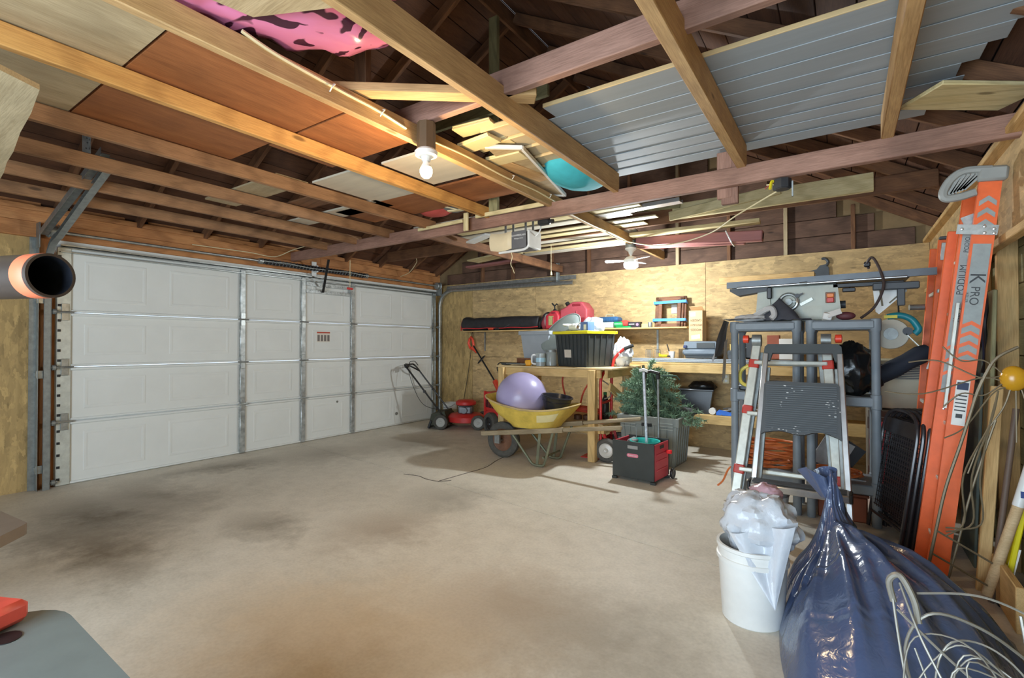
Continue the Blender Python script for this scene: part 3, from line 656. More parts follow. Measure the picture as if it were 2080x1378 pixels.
# pink animal print float
def zebra():
    m, nt, b = newmat('pink_zebra_vinyl'); v = coords(nt, (1.0, 1.0, 1.0), False)
    n = nd(nt, 'ShaderNodeTexNoise', Scale=3.2, Detail=2); nt.links.new(v, n.inputs['Vector'])
    w = nd(nt, 'ShaderNodeTexWave', Scale=1.5, Distortion=9, Detail=1.2); w.inputs['Detail Scale'].default_value = 1.1; nt.links.new(v, w.inputs['Vector'])
    n.inputs['Scale'].default_value = 5.0; n.inputs['Distortion'].default_value = 1.6; n.inputs['Detail'].default_value = 1.0
    c = ramp(nt, n.outputs[0], [(.435, lin((70, 34, 52))), (.455, lin((214, 128, 166)))])
    nt.links.new(c, b.inputs['Base Color']); b.inputs['Roughness'].default_value = .16; return m
ZB = zebra()
def pf(d, p):
    q = p.copy(); q.z += .018*math.sin(d.x*22)*(.4+abs(d.y)); q.y *= 1-.06*math.sin(d.x*9); return q*(1+.05*noise.noise(d*4))
pk = thing('inflatable_float', 'glossy pink zebra print pool float lying on the loft boards', 'pool float', (3.88, -5.50, 2.63), R(72))
part(pk, 'air_chamber', ZB, M().ball((0, 0, 0), (.72, .24, .15), 48, 18, pf)); part(pk, 'air_chamber', ZB, M().ball((0, -.30, .03), (.68, .2, .14), 48, 18, pf))
part(pk, 'seam', pl('pink_seam', (214, 120, 156), .2), M().tube([(.74*math.cos(a/24*math.pi), .255*math.sin(a/24*math.pi), 0) for a in range(48)], .006, 5, True)); part(pk, 'valve', pl('clear_valve', (230, 190, 205), .2), M().cyl((.45, .18, .06), (.48, .22, .09), .012))
# lumber behind the red beam
def plank(lab, p0, p1, w, h, mat, nm='lumber_board', cat='board', grp='boards stored over the back joists'):
    p0 = V(p0); p1 = V(p1); o = board(None, nm, p0, p1, w, h, mat); return tag(o, lab, cat, grp)
plank('long pale pine board nailed along the tie over the shelving', (4.42, -1.48, 2.55), (6.0, -1.48, 2.555), .04, .15, PALE)
plank('pine board end behind the dark wired box', (4.40, -1.53, 2.50), (5.35, -1.53, 2.60), .02, .09, PALE)
plank('lower pale pine board jutting over the fan', (3.92, -1.28, 2.42), (5.15, -1.2, 2.42), .14, .035, PALE)
VW = pl('white_vinyl_strip', (214, 208, 192), .4, var=.05, scale=2, stretch=(1, 6, 6)); VT = pl('tan_vinyl_strip', (196, 178, 140), .5, var=.08, scale=2, stretch=(1, 6, 6))
names = 'first second third fourth fifth sixth seventh eighth ninth tenth'.split()
for k in range(10):
    y0 = -2.62+.215*k
    plank('long pale strip stored over the back joists, %s from the red beam' % names[k], (2.1+.1*(k % 3), y0, 2.47+.008*(k % 2)), (4.35+.12*((k*2) % 3)-.06*k, y0+.02, 2.47+.008*(k % 2)), .13-.03*(k % 3 == 1), .014, (VW, VT, PALE)[k % 3], 'vinyl_strip', 'strip', 'pale strips over the back joists')
t = thing('metal_strip', 'shiny white metal channel lying over the back joists above the fan', 'channel', (4.2, -2.1, 2.455), R(-3))
part(t, 'channel', STEEL, M().box((0, 0, 0), (.95, .09, .004)).box((0, -.045, .015), (.95, .004, .03)).box((0, .045, .015), (.95, .004, .03)))
MAU = pl('mauve_painted_board', (158, 102, 98), .6, var=.1, scale=4, stretch=(1, 8, 8))
t = thing('gutter_bundle', 'mauve painted downspout lengths tied together over the back wall', 'downspout', (4.55, -1.15, 2.33), 0, None, (0, R(4.5), R(-3)))
part(t, 'downspout', MAU, M().box((0, 0, 0), (1.25, .09, .10), None, .008)); part(t, 'opening', pl('mauve_inside', (70, 44, 42), .8), M().box((.626, -.0, .0), (.003, .05, .05)))
part(t, 'downspout', MAU, M().box((-.1, .1, -.03), (1.1, .08, .05), None, .008)); part(t, 'tie_string', WHP, M().tube([(.3, -.05, .055), (.27, .15, .055), (.34, .15, -.06), (.36, -.05, -.055)], .006, 6, True))
plank('short board sloping up under the left rafters beside the opener', (1.5, -.95, 2.42), (2.36, -1.12, 2.44), .22, .02, PALE, 'spare_plank', 'board', None)
plank('mauve board lying behind the short sloping plank', (1.1, -.55, 2.42), (2.3, -.65, 2.43), .14, .03, MAU, 'spare_plank', 'board', None)
plank('wide pale board end resting on the right wall above the ladder', (6.10, -3.38, 2.415), (6.50, -3.10, 2.415), .24, .02, PALE, 'spare_plank', 'board', None)
plank('white board end poking out left of the opener', (2.55, -2.3, 2.33), (2.95, -2.5, 2.33), .1, .02, WHP, 'spare_plank', 'board', None)
t = thing('red_tarpaulin', 'crumpled red and grey bundle lying on the boards behind the orange joist', 'bundle', (2.85, -3.0, 2.50))
part(t, 'red_cloth', pl('dull_red_cloth', (170, 70, 62), .8), M().ball((-.12, 0, 0), (.2, .12, .07), 16, 10, tf)); part(t, 'grey_cloth', pl('dull_grey_cloth', (112, 112, 108), .8), M().ball((.12, -.02, .02), (.16, .12, .09), 16, 10, tf))
solo('metal_clip', 'bent white strip lying by the end of the orange joist', 'strip', CRM, M().box((0, 0, 0), (.2, .04, .008)).box((-.06, 0, .02), (.16, .04, .008), (0, .3, 0)), (3.05, -3.08, 2.42), R(10))
# ================================================================== BACK WALL SHELF AND ITS THINGS
SZ = 1.475
t = thing('wall_shelf', 'long thin pine wall shelf along the OSB back wall', 'shelf', (2.5, -.15, SZ))
board(t, 'shelf_board', (-1.74, 0, -.01), (1.74, 0, -.01), .28, .019, BENCH)
for x in (-1.5, -.1, 1.3):
    b_ = part(t, 'bracket', GALVD, M().box((x, .135, -.17), (.025, .006, .30)).box((x, .01, -.022), (.025, .25, .005)))
BAGM = pl('black_nylon', (38, 36, 38), .6, var=.3, scale=14, bmp=.25); RTR = pl('red_trim', (214, 52, 56), .5)
def bagf(u, v):
    a = 2*math.pi*u; x = -.74+1.48*v; e = 1-max(0, abs(v-.5)*2-.94)/.06*.55
    h = (.105 if v > .12 else .12)*(1+.1*noise.noise(V((v*9, u*2, 0))))*e; w = .1*e
    cz = math.copysign(abs(math.sin(a))**.7, math.sin(a)); cy = math.copysign(abs(math.cos(a))**.7, math.cos(a))
    return (x, cy*w, .1+cz*h*(.92 if cz < 0 else 1)-.0)
t = thing('duffel_bag', 'long black duffel bag with red piping on the wall shelf', 'bag', (1.42, -.16, SZ))
m = M().grid(bagf, 20, 40, True); m.ball((-.74, 0, .1), (.03, .06, .07), 12, 8); m.ball((.74, 0, .1), (.03, .055, .06), 12, 8)
part(t, 'body', BAGM, m)
part(t, 'piping', RTR, M().tube([(-.72+1.44*k/12, -.098, .035+.006*math.sin(k*1.7)) for k in range(13)], .006, 6))
part(t, 'end_strap', RTR, M().tube(spline([(-.735, -.07, .01), (-.76, -.04, .06), (-.755, -.03, .13), (-.73, -.02, .19)], 5), .010, 6))
part(t, 'buckle', pl('orange_red_clip', (220, 80, 50), .5), M().box((-.12, -.104, .025), (.1, .012, .03), None, .005)); part(t, 'strap_end', BLACK, M().box((-.0, -.106, .02), (.08, .01, .025), None, .004))
part(t, 'zip', DGREY, M().tube([(.1, -.096, .03), (.2, -.1, .07), (.26, -.09, .1)], .004, 5))
GAS = pl('red_gas_can', (196, 54, 66), .45, var=.1)
def can(name, lab, loc, w, d, h, mat, rz=0):
    t = thing(name, lab, 'gas can', loc, rz, 'red fuel cans')
    prof = [(-w/2, 0), (w/2, 0), (w/2, h*.72), (w*.36, h*.93), (w*.3, h), (-w*.05, h), (-w*.3, h*.82), (-w/2, h*.74)]
    bm = M().prism(prof, (0, -d/2, 0), (1, 0, 0), (0, 0, 1), (0, d, 0)); o = part(t, 'body', mat, bm)
    mo = o.modifiers.new('round', 'BEVEL'); mo.width = .022; mo.segments = 3
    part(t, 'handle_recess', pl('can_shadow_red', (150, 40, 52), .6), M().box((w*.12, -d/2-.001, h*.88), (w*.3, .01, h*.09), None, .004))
    part(t, 'rib', mat, M().box((w*.12, -d/2-.004, h*.42), (.014, .012, h*.5), None, .004))
    return t
t = can('fuel_can', 'small red fuel can with black spout and yellowed label on shelf', (2.395, -.2, SZ), .22, .2, .26, GAS)
part(t, 'cap', BLACK, M().lathe([(.028, .2), (.03, .235), (.024, .26), (.012, .27)], (-.005, 0, .02), 14)); part(t, 'spout', BLACK, M().tube([(-.005, 0, .27), (-.01, 0, .33), (-.05, 0, .37)], .012, 8).tube([(-.01, 0, .33), (.03, -.01, .36), (.05, -.01, .34)], .009, 6))
part(t, 'label', pl('old_label', (176, 168, 110), .6, var=.2, scale=30), M().box((-.01, -.103, .12), (.08, .003, .13)))
t = can('fuel_can', 'big faded red fuel can with black cap beside the small can', (2.71, -.14, SZ), .42, .24, .37, REDF)
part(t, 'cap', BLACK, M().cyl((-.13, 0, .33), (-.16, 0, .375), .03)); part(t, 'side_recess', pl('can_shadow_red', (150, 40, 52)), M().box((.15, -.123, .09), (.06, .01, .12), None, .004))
t = thing('life_vest', 'folded red and white vest between the duffel and small fuel can', 'vest', (2.22, -.18, SZ))
part(t, 'red_panel', REDF, M().ball((0, 0, .11), (.06, .07, .12), 14, 10)); part(t, 'white_panel', WHP, M().ball((.045, -.035, .13), (.03, .045, .1), 12, 8)); part(t, 'strap', BLACK, M().tube(spline([(-.06, -.06, .03), (-.02, -.085, .12), (.04, -.07, .22), (.08, -.02, .24)], 5), .012, 6))
t = thing('tackle_box', 'small box with navy blue ribbed lid and clear base on the shelf', 'box', (3.2, -.15, SZ))
part(t, 'base', pl('cloudy_plastic', (196, 204, 204), .3, var=.05), M().box((0, 0, .04), (.28, .18, .08), None, .012)); l_ = part(t, 'lid', pl('navy_lid', (48, 92, 136), .45), M().box((0, 0, .115), (.29, .19, .07), None, .02))
for k in range(7): part(l_, 'rib', pl('navy_lid', (48, 92, 136)), M().box((-.1+.033*k, -.095, .11), (.01, .012, .05), None, .003))
part(t, 'handle', pl('tan_handle', (190, 176, 140), .5), M().tube([(-.06, 0, .15), (-.05, 0, .185), (.05, 0, .185), (.06, 0, .15)], .009, 8, round_=.02))
t = thing('spray_bottle', 'green plastic bottle lying on the shelf right of the blue box', 'bottle', (3.345, -.22, SZ+.043), 0, None, (0, 0, R(30)))
part(t, 'body', pl('green_plastic', (40, 150, 84), .3), M().lathe([(.02, -.06), (.04, -.055), (.042, .05), (.02, .07), (.015, .085)], (0, 0, 0), 16, (1, 0, 0))); part(t, 'cap', WHP, M().cyl((.085, 0, 0), (.11, 0, 0), .017))
solo('plastic_tray', 'flat green tray lying beneath the red cloth on the shelf', 'tray', pl('green_plastic', (40, 150, 84)), M().box((0, 0, .006), (.2, .12, .012), None, .004).box((0, -.058, .012), (.2, .006, .02)).box((0, .058, .012), (.2, .006, .02)), (3.43, -.2, SZ+.0))
solo('red_cloth', 'crumpled red cloth on the green tray on the shelf', 'cloth', pl('red_cloth', (206, 70, 58), .8), M().ball((0, 0, .045), (.07, .055, .045), 18, 10, lambda d, p: p*(1+.16*noise.noise(d*4))), (3.42, -.17, SZ+.012))
t = thing('battery_box', 'small black carton with purple print on the wall shelf', 'box', (3.56, -.18, SZ))
part(t, 'carton', pl('black_carton', (44, 38, 44), .5), M().box((0, 0, .037), (.16, .09, .074), None, .003)); part(t, 'print', pl('purple_print', (168, 132, 170), .5), M().cyl((.045, -.0465, .04), (.045, -.0455, .04), .018)); part(t, 'print_bar', WHP, M().box((-.03, -.046, .045), (.07, .001, .012)))
solo('wood_block', 'small tan block next to the black carton on the shelf', 'block', BENCH, M().box((0, 0, .025), (.09, .06, .05), None, .004), (3.69, -.16, SZ))
solo('tin_can', 'small grey tin beside the wooden frames on the shelf', 'tin', GALVD, M().lathe([(.026, 0), (.028, .004), (.028, .06), (.025, .064), (.02, .06)], n=18), (3.77, -.22, SZ))
t = thing('picture_frame', 'stack of brown wooden frames held with two blue tape bands on shelf', 'frames', (4.0, -.21, SZ), 0, None, (R(-10), 0, 0))
for k, s in enumerate((1, .86, .72)):
    w, h = .385*s, .40*(1-.06*k) if k else .40
    m = M(); b = .045; y = .05-.022*k; zc = h/2
    for c, d in (((-w/2+b/2, y, zc), (b, .02, h)), ((w/2-b/2, y, zc), (b, .02, h)), ((0, y, b/2), (w, .02, b)), ((0, y, h-b/2), (w, .02, b))): m.box(c, d, None, .005)
    part(t, 'frame', FRAMEW, m)
BLT = pl('blue_tape', (36, 128, 214), .55, var=.05)
for z in (.09, .315): part(t, 'tape', BLT, M().box((0, -.008, z), (.392, .006, .035), (0, R(-1.5 if z > .2 else .5), 0)).box((-.2, .03, z), (.004, .08, .034)).box((.2, .03, z), (.004, .08, .034)))
t = thing('light_switch', 'white switch plate on the back wall behind the blue taped frames', 'switch', (4.01, -.006, 1.71))
part(t, 'plate', WHP, M().box((0, 0, 0), (.07, .006, .115), None, .002)); part(t, 'toggle', WHP, M().box((0, -.008, 0), (.01, .012, .024), None, .002))
t = thing('outlet', 'beige outlet plate low on the back wall above the lower bench shelf', 'outlet', (4.62, -.006, .85))
part(t, 'plate', CRM, M().box((0, 0, 0), (.07, .006, .115), None, .002)); part(t, 'socket', WHP, M().cyl((0, -.003, .025), (0, -.006, .025), .017, n=12)); part(t, 'socket', WHP, M().cyl((0, -.003, -.025), (0, -.006, -.025), .017, n=12))
# strip and bow clamp silhouette on the wall
tag(board(None, 'wall_batten', (4.55, -.012, 2.02), (5.53, -.012, 2.02), .022, .085, PINE), 'short pine batten nailed high on the back wall', 'batten')
t = thing('push_stick', 'grey push stick with curved grip hanging on the back wall beside the batten', 'tool', (5.6, -.02, 2.06))
part(t, 'blade', DGREY, M().prism([(-.06, -.13), (.03, -.13), (.065, -.06), (.06, .03), (.04, .07), (-.02, .06), (-.05, .02), (-.14, .0), (-.06, -.02)], (0, 0, 0), (1, 0, 0), (0, 0, 1), (0, .012, 0))); part(t, 'grip', DGREY, M().tube(spline([(.035, .006, .05), (.055, .006, .09), (.03, .006, .13), (-.005, .006, .13)], 5), .014, 8))

# ================================================================== BACK BENCH (bench along wall)
B2 = 1.05
t = thing('long_workbench', 'long pine workbench fixed along the back wall behind the tree', 'workbench', (4.75, -.28, 0))
board(t, 'bench_top', (-1.15, 0, B2-.012), (1.6, 0, B2-.012), .54, .024, BENCH); board(t, 'front_apron', (-1.15, -.255, B2-.07), (1.6, -.255, B2-.07), .036, .09, BENCH)
board(t, 'lower_shelf', (-.5, 0, .455), (1.6, 0, .455), .52, .02, BENCH); board(t, 'lower_apron', (-.52, -.25, .42), (1.6, -.25, .42), .036, .10, BENCH)
for x in (-1.1, .0, 1.5): board(t, 'leg', (x, .2, 0), (x, .2, B2-.03), .036, .09, BENCH, up=(0, 1, 0))
board(t, 'leg', (-1.12, -.21, 0), (-1.12, -.21, B2-.03), .036, .09, BENCH, up=(0, 1, 0))
for k in range(5):
    x0 = 3.60+.03*(k % 2); z = B2+.010+.014*(k % 3)
    tag(board(None, 'siding_strip', (x0, -.52+.05*k+.02*(k == 4), z+.0), (5.35, -.54+.05*k+.02*(k == 4), z), .045, .013, SID), 'grey siding strip lying along the wall workbench, %s from the front edge' % names[k], 'siding', 'grey strips on the wall workbench')
CASE = pl('grey_tool_case', (116, 126, 136), .5, var=.1); CASED = pl('dark_tool_case', (66, 70, 72), .55)
t = thing('tool_case', 'bulky grey blue power tool case on the wall workbench', 'tool case', (4.42, -.24, B2+.045), R(-3))
part(t, 'base', CASE, M().box((0, 0, .075), (.42, .3, .09), None, .03)); part(t, 'feet', CASED, M().box((0, 0, .02), (.36, .24, .04), None, .01)); part(t, 'lid', CASE, M().prism([(-.2, .12), (.2, .12), (.17, .2), (-.18, .2)], (0, -.14, 0), (1, 0, 0), (0, 0, 1), (0, .28, 0))); part(t, 'window', CASED, M().box((.06, -.143, .155), (.2, .006, .06), None, .002)); part(t, 'latch', pl('navy_latch', (54, 62, 100), .5), M().box((-.17, -.15, .14), (.04, .02, .03), None, .004))
CARD = pl('brown_cardboard', (206, 172, 126), .8, var=.06, scale=5)
t = thing('cardboard_box', 'upright brown cardboard box with upside down print on the tool case', 'box', (4.36, -.28, B2+.248), R(-6))
part(t, 'carton', CARD, M().box((0, 0, .18), (.16, .13, .36), None, .003)); part(t, 'flap', CARD, M().box((-.02, .03, .385), (.15, .1, .004), (R(-35), 0, 0)))
INK = pl('dark_ink', (72, 60, 48), .7); PAP = pl('white_paper_label', (232, 230, 224), .6, var=.02)
for k, s in enumerate(('WOODS', 'SPOTLIGHT', 'GARDEN')): text(t, s, INK, .038 if k != 1 else .032, (.005, -.0665, .135+.055*k), (R(90), R(180), 0), sx=.85)
part(t, 'label', PAP, M().box((-.03, -.0655, .315), (.055, .001, .045))); part(t, 'label', PAP, M().box((.0, -.0655, .05), (.1, .001, .045), (0, R(-8), 0)))
t = thing('utility_knife', 'yellow handled tool lying on the wall workbench strips', 'tool', (3.96, -.3, B2+.055)); part(t, 'grip', YEL, M().box((0, 0, .015), (.11, .03, .03), None, .01)); part(t, 'nose', pl('black_plastic', (34, 34, 36)), M().box((.065, 0, .012), (.04, .02, .02), None, .005)); part(t, 'trigger', YEL, M().box((-.045, 0, .036), (.02, .02, .02), None, .005))
t = thing('paint_cup', 'small white cup holding a brush on the wall workbench', 'cup', (4.05, -.25, B2+.045)); part(t, 'cup', WHP, M().lathe([(.03, 0), (.04, .08), (.037, .08), (.028, .006), (0, .006)], n=18)); part(t, 'brush', pl('dark_handle', (70, 60, 50), .6), M().cyl((-.015, 0, .01), (-.06, .0, .17), .008, n=8))
t = thing('wire_rack', 'small black wire rack beside the grey tool case', 'rack', (4.17, -.26, B2+.045))
for k in range(6): part(t, 'wire', BLACKM, M().tube([(-.03+.012*k, -.03, 0), (-.03+.012*k, -.03, .11), (-.03+.012*k, .03, .11), (-.03+.012*k, .03, 0)], .0025, 5, round_=.02))
for i, (x, n) in enumerate(((3.72, 5), (3.84, 4))):
    t = thing('wire_rack', ('wire basket rack at the left end of the wall workbench', 'small wire rack between the end rack and the yellow tool')[i], 'rack', (x, -.12, B2+.045))
    for k in range(n): part(t, 'wire', GALVD, M().tube([(-.03+.016*k, -.03, 0), (-.03+.016*k, -.03, .1), (-.03+.016*k, .03, .1), (-.03+.016*k, .03, 0)], .0025, 5, round_=.02))
t = thing('air_tool', 'dark brass fitted air tool standing right of the grey tool case', 'tool', (4.78, -.3, B2+.045))
part(t, 'body', CASED, M().box((0, 0, .05), (.16, .14, .1), None, .015).box((.06, 0, .13), (.06, .1, .08), None, .012)); part(t, 'stem', GALVD, M().cyl((0, -.03, .1), (0, -.03, .3), .007, n=8).ball((0, -.03, .29), .018, 10, 8)); part(t, 'valve', pl('brass', (190, 160, 96), .35, .8), M().cyl((-.05, -.03, .1), (-.05, -.03, .17), .014, n=10).cyl((.04, -.03, .17), (.04, -.03, .22), .012, n=10)); part(t, 'gauge', DGREY, M().cyl((-.03, -.08, .02), (-.03, -.12, .02), .03, n=14))
t = thing('coil_spring_tool', 'black tool with white coiled springs behind the draped grey shirt', 'tool', (4.93, -.25, B2+.045))
part(t, 'body', BLACK, M().box((0, 0, .12), (.12, .14, .24), None, .02))
for k in range(3): part(t, 'coil', WHP, M().tube([(-.065+.03*math.cos(a/16*2*math.pi), -.06+.012*math.sin(a/16*2*math.pi), .13+.05*k) for a in range(16)], .006, 5, True))
# on the lower shelf
t = thing('storage_bin', 'shiny black plastic bin on the lower bench shelf beside the tree', 'bin', (4.36, -.32, .466), R(8))
BIN = pl('shiny_black_bin', (40, 42, 46), .28, var=.2)
part(t, 'body', BIN, M().prism([(-.14, 0), (.14, 0), (.18, .27), (-.18, .27)], (0, -.13, 0), (1, 0, 0), (0, 0, 1), (0, .26, 0))); part(t, 'rim', BIN, M().box((0, 0, .27), (.39, .29, .025), None, .008)); part(t, 'bag_liner', pl('black_bag_film', (24, 24, 26), .25, bmp=.4), M().ball((.06, 0, .3), (.15, .12, .07), 18, 10, lambda d, p: p*(1+.25*noise.noise(d*3.3))))
for k in range(7):
    solo('aluminium_pole', 'aluminium pole lying in the bundle on the lower bench shelf, %s from the front' % names[k], 'pole', STEEL if k % 2 else pl('grey_pole', (150, 152, 154), .4, .5), M().cyl((4.6+.02*k, -.36+.04*(k % 4), .482+.02*(k % 3)), (5.25, -.40+.045*k, .52+.05*k), .010, n=8), group='poles on the lower bench shelf')
t = thing('caulk_gun', 'blue handled tool lying on the lower bench shelf edge', 'tool', (4.66, -.45, .468)); part(t, 'handle', pl('bright_blue', (40, 110, 214), .45), M().prism([(-.06, 0), (.16, -.0), (.16, .02), (.02, .05), (-.03, .06), (-.06, .03)], (0, -.015, 0), (1, 0, 0), (0, 0, 1), (0, .03, 0))); part(t, 'wheel', WHP, M().cyl((-.1, -.02, .04), (-.1, .02, .04), .038, n=20)); part(t, 'hook', GALVD, M().tube(spline([(.0, -.02, .01), (.01, -.06, -.03), (.03, -.06, -.07), (.05, -.05, -.04)], 5), .004, 6))

# ================================================================== FRONT WORKBENCH
B1 = 1.005
t = thing('workbench', 'free standing pine workbench with open frame carrying the yellow lidded tote', 'workbench', (3.02, -1.0, 0))
TOPP = pl('bench_plywood', (214, 188, 140), .7, var=.1, scale=4, stretch=(1, 8, 1))
part(t, 'bench_top', TOPP, M().box((0, 0, B1-.009), (1.5, .9, .018), None, .002))
board(t, 'apron', (-.68, -.42, B1-.064), (.62, -.42, B1-.064), .036, .09, BENCH); board(t, 'apron', (-.68, .42, B1-.064), (.62, .42, B1-.064), .036, .09, BENCH); board(t, 'apron', (.665, -.4, B1-.064), (.665, .42, B1-.064), .036, .09, BENCH); board(t, 'apron', (-.66, -.38, B1-.064), (-.66, .40, B1-.064), .036, .09, BENCH)
for x, y in ((.53, -.45), (-.66, -.44), (.6, .37), (-.66, .37)): board(t, 'leg', (x, y, 0), (x, y, B1-.02), .085, .085, BENCH, up=(0, 1, 0), ch=.006)
board(t, 'stretcher', (-.62, -.39, .34), (.6, -.39, .34), .036, .09, BENCH); board(t, 'stretcher', (.62, -.4, .34), (.62, .37, .34), .036, .09, BENCH); board(t, 'stretcher', (-.62, .37, .34), (.6, .37, .34), .036, .09, BENCH)
part(t, 'lower_shelf', TOPP, M().box((0, 0, .392), (1.25, .8, .012)))
board(t, 'diagonal_brace', (.66, -.3, .8), (.66, .4, .5), .03, .09, BENCH)
# black tote with yellow rim, rotated a little
TOT = pl('black_tote', (54, 58, 58), .45, var=.18)
t = thing('storage_tote', 'large black storage tote with bright yellow rim on the front workbench', 'tote', (3.29, -1.1, B1), R(-19))
def tote(t, w, d, h, tap, mat, rimmat, rim=.03, ribs=0, inner=True):
    m = M(); b = [(-w/2*tap, -d/2*tap, 0), (w/2*tap, -d/2*tap, 0), (w/2*tap, d/2*tap, 0), (-w/2*tap, d/2*tap, 0)]; tp = [(-w/2, -d/2, h), (w/2, -d/2, h), (w/2, d/2, h), (-w/2, d/2, h)]
    q = .012; bi = [(x*(1-2*q/w), y*(1-2*q/d), .012) for x, y, z in b]; ti = [(x*(1-2*q/w), y*(1-2*q/d), h) for x, y, z in tp]
    fs = [(3, 2, 1, 0)]
    for i in range(4):
        j = (i+1) % 4; fs += [(i, j, 4+j, 4+i), (8+j, 8+i, 12+i, 12+j), (4+i, 4+j, 12+j, 12+i)]
    fs.append((8, 9, 10, 11)); m.add(b+tp+bi+ti, fs); part(t, 'body', mat, m)
    r = M()
    for c, s in (((0, -d/2-.006, h), (w+.05, .026, rim)), ((0, d/2+.006, h), (w+.05, .026, rim)), ((-w/2-.006, 0, h), (.026, d+.04, rim)), ((w/2+.006, 0, h), (.026, d+.04, rim))): r.box(c, s, None, .005)
    part(t, 'rim', rimmat, r)
    for k in range(ribs):
        x = -w/2*.86+w*.86*k/(ribs-1); part(t, 'rib', mat, M().beam((x*tap, -d/2*tap-.004, .02), (x, -d/2-.004, h-.03), .016, .01, up=(0, 1, 0)))
    for k in range(max(0, ribs-3)):
        y = -d/2*.86+d*.86*k/max(1, ribs-4); part(t, 'rib', mat, M().beam((w/2*tap+.004, y*tap, .02), (w/2+.004, y, h-.03), .016, .01, up=(1, 0, 0)))
tote(t, .52, .46, .39, .88, TOT, YEL, .035, 8)
lb = part(t, 'label', pl('tote_label', (206, 196, 180), .6), M().box((-.05, -.222, .15), (.11, .002, .09), (R(4), 0, 0)))
part(t, 'handle', BLACK, M().box((-.27, -.16, .375), (.012, .05, .06), None, .004))
tl_ = t
def at_tote(x, y, z):
    c, s = math.cos(R(-19)), math.sin(R(-19)); return (3.29+x*c-y*s, -1.1+x*s+y*c, B1+z)
solo('packing_filler', 'grey crumpled plastic sheeting filling the top of the black tote', 'filler', pl('grey_film', (150, 154, 156), .35, bmp=.3), M().ball((0, 0, 0), (.21, .18, .09), 26, 14, lambda d, p: p*(1+.2*noise.noise(d*4))), at_tote(0, 0, .36), R(-19))
solo('white_cable_bundle', 'tangle of white cables on top of the black tote', 'cables', WHP, M().tube(spline([(.16*math.cos(k*1.9)*(.5+.5*math.sin(k)), .1*math.sin(k*2.3), .03+.045*abs(math.sin(k*1.1))) for k in range(16)], 6), .008, 6), at_tote(-.08, -.06, .42), 0)
t = thing('paper_roll', 'white paper roll tube lying on the black tote contents', 'roll', at_tote(-.05, -.12, .455), R(-20)); part(t, 'roll', WHP, M().lathe([(.02, -.06), (.036, -.06), (.036, .06), (.02, .06)], (0, 0, 0), 18, (1, 0, 0))); part(t, 'core', pl('kraft_core', (150, 120, 84), .8), M().cyl((-.061, 0, 0), (.061, 0, 0), .019))
t = thing('blue_carton', 'small blue and white carton on top of the black tote', 'box', at_tote(.14, -.1, .40), R(-30)); part(t, 'carton', pl('soft_blue', (98, 128, 190), .5), M().box((0, 0, .055), (.15, .09, .11), None, .003)); part(t, 'label', PAP, M().box((.02, -.046, .05), (.05, .001, .06)))
solo('crumpled_bag', 'crumpled white plastic bag on the rear of the black tote', 'bag', pl('white_film', (214, 218, 224), .35, bmp=.4), M().ball((0, 0, 0), (.13, .1, .1), 22, 12, lambda d, p: p*(1+.3*noise.noise(d*3))), at_tote(.05, .1, .47))
t = thing('grey_bin', 'light grey waste bin standing behind the black tote on the workbench', 'bin', (2.58, -.86, B1), R(-8)); tote(t, .46, .34, .40, .8, pl('light_grey_plastic', (164, 170, 176), .5, var=.05), pl('light_grey_plastic', (164, 170, 176)), .05, 0)
t = thing('bin_lid', 'grey oval bin lid tilted between the grey bin and black tote', 'lid', (2.93, -1.03, B1+.40), 0, None, (R(58), R(-37), R(6)))
part(t, 'lid', pl('grey_green_lid', (146, 156, 154), .5, var=.05), M().lathe([(0, .018), (.15, .016), (.2, .008), (.215, -.004), (.205, -.006), (.19, .0), (0, .008)], n=36, sx=1.45, sy=.9)); part(t, 'rim', pl('grey_green_lid', (146, 156, 154)), M().tube([(.215*1.45*math.cos(a/20*math.pi), .215*.9*math.sin(a/20*math.pi), 0) for a in range(40)], .006, 6, True))
GLS = pl('cloudy_glass', (214, 222, 220), .12, var=.03, trans=.55)
t = thing('drink_mug', 'clear plastic mug with white handle at the workbench front edge', 'mug', (2.86, -1.38, B1)); part(t, 'cup', GLS, M().lathe([(.05, 0), (.056, .005), (.058, .15), (.052, .15), (.05, .012), (0, .012)], n=22)); part(t, 'handle', WHP, M().tube([(-.05, -.02, .13), (-.1, -.035, .13), (-.1, -.035, .03), (-.05, -.02, .025)], .011, 8, round_=.03)); part(t, 'band', pl('pale_blue_band', (170, 206, 220), .3), M().lathe([(.0592, .05), (.0592, .10)], n=22))
t = thing('glass_jar', 'wide glass jar with grey lid behind the clear mug', 'jar', (2.93, -1.26, B1)); part(t, 'jar', GLS, M().lathe([(.06, 0), (.068, .01), (.068, .15), (.055, .17), (.05, .17), (.06, .14), (.06, .012), (0, .012)], n=22)); part(t, 'lid', GALVD, M().lathe([(.06, .165), (.062, .19), (0, .194)], n=22))
t = thing('tape_measure', 'orange yellow tape measure on the front workbench', 'tape measure', (2.68, -1.36, B1), R(10)); part(t, 'case', pl('orange_yellow', (232, 164, 36), .45), M().box((0, 0, .035), (.085, .05, .07), None, .012)); part(t, 'hook', GALVD, M().box((.046, -.01, .008), (.01, .02, .014)))
solo('wood_offcut', 'dark brown wood block behind the tools on the workbench', 'block', FRAMEW, M().box((0, 0, .04), (.2, .05, .08), None, .003), (2.42, -1.05, B1))
t = thing('hand_saw', 'grey hand saw lying on the left end of the front workbench', 'saw', (2.38, -1.3, B1+.003), R(4)); part(t, 'blade', GALVD, M().prism([(-.02, -.05), (.34, -.02), (.34, .02), (-.02, .05)], (0, 0, .008), (1, 0, 0), (0, 1, 0), (0, 0, .003))); part(t, 'handle', DGREY, M().box((-.06, 0, .014), (.11, .1, .026), None, .01))
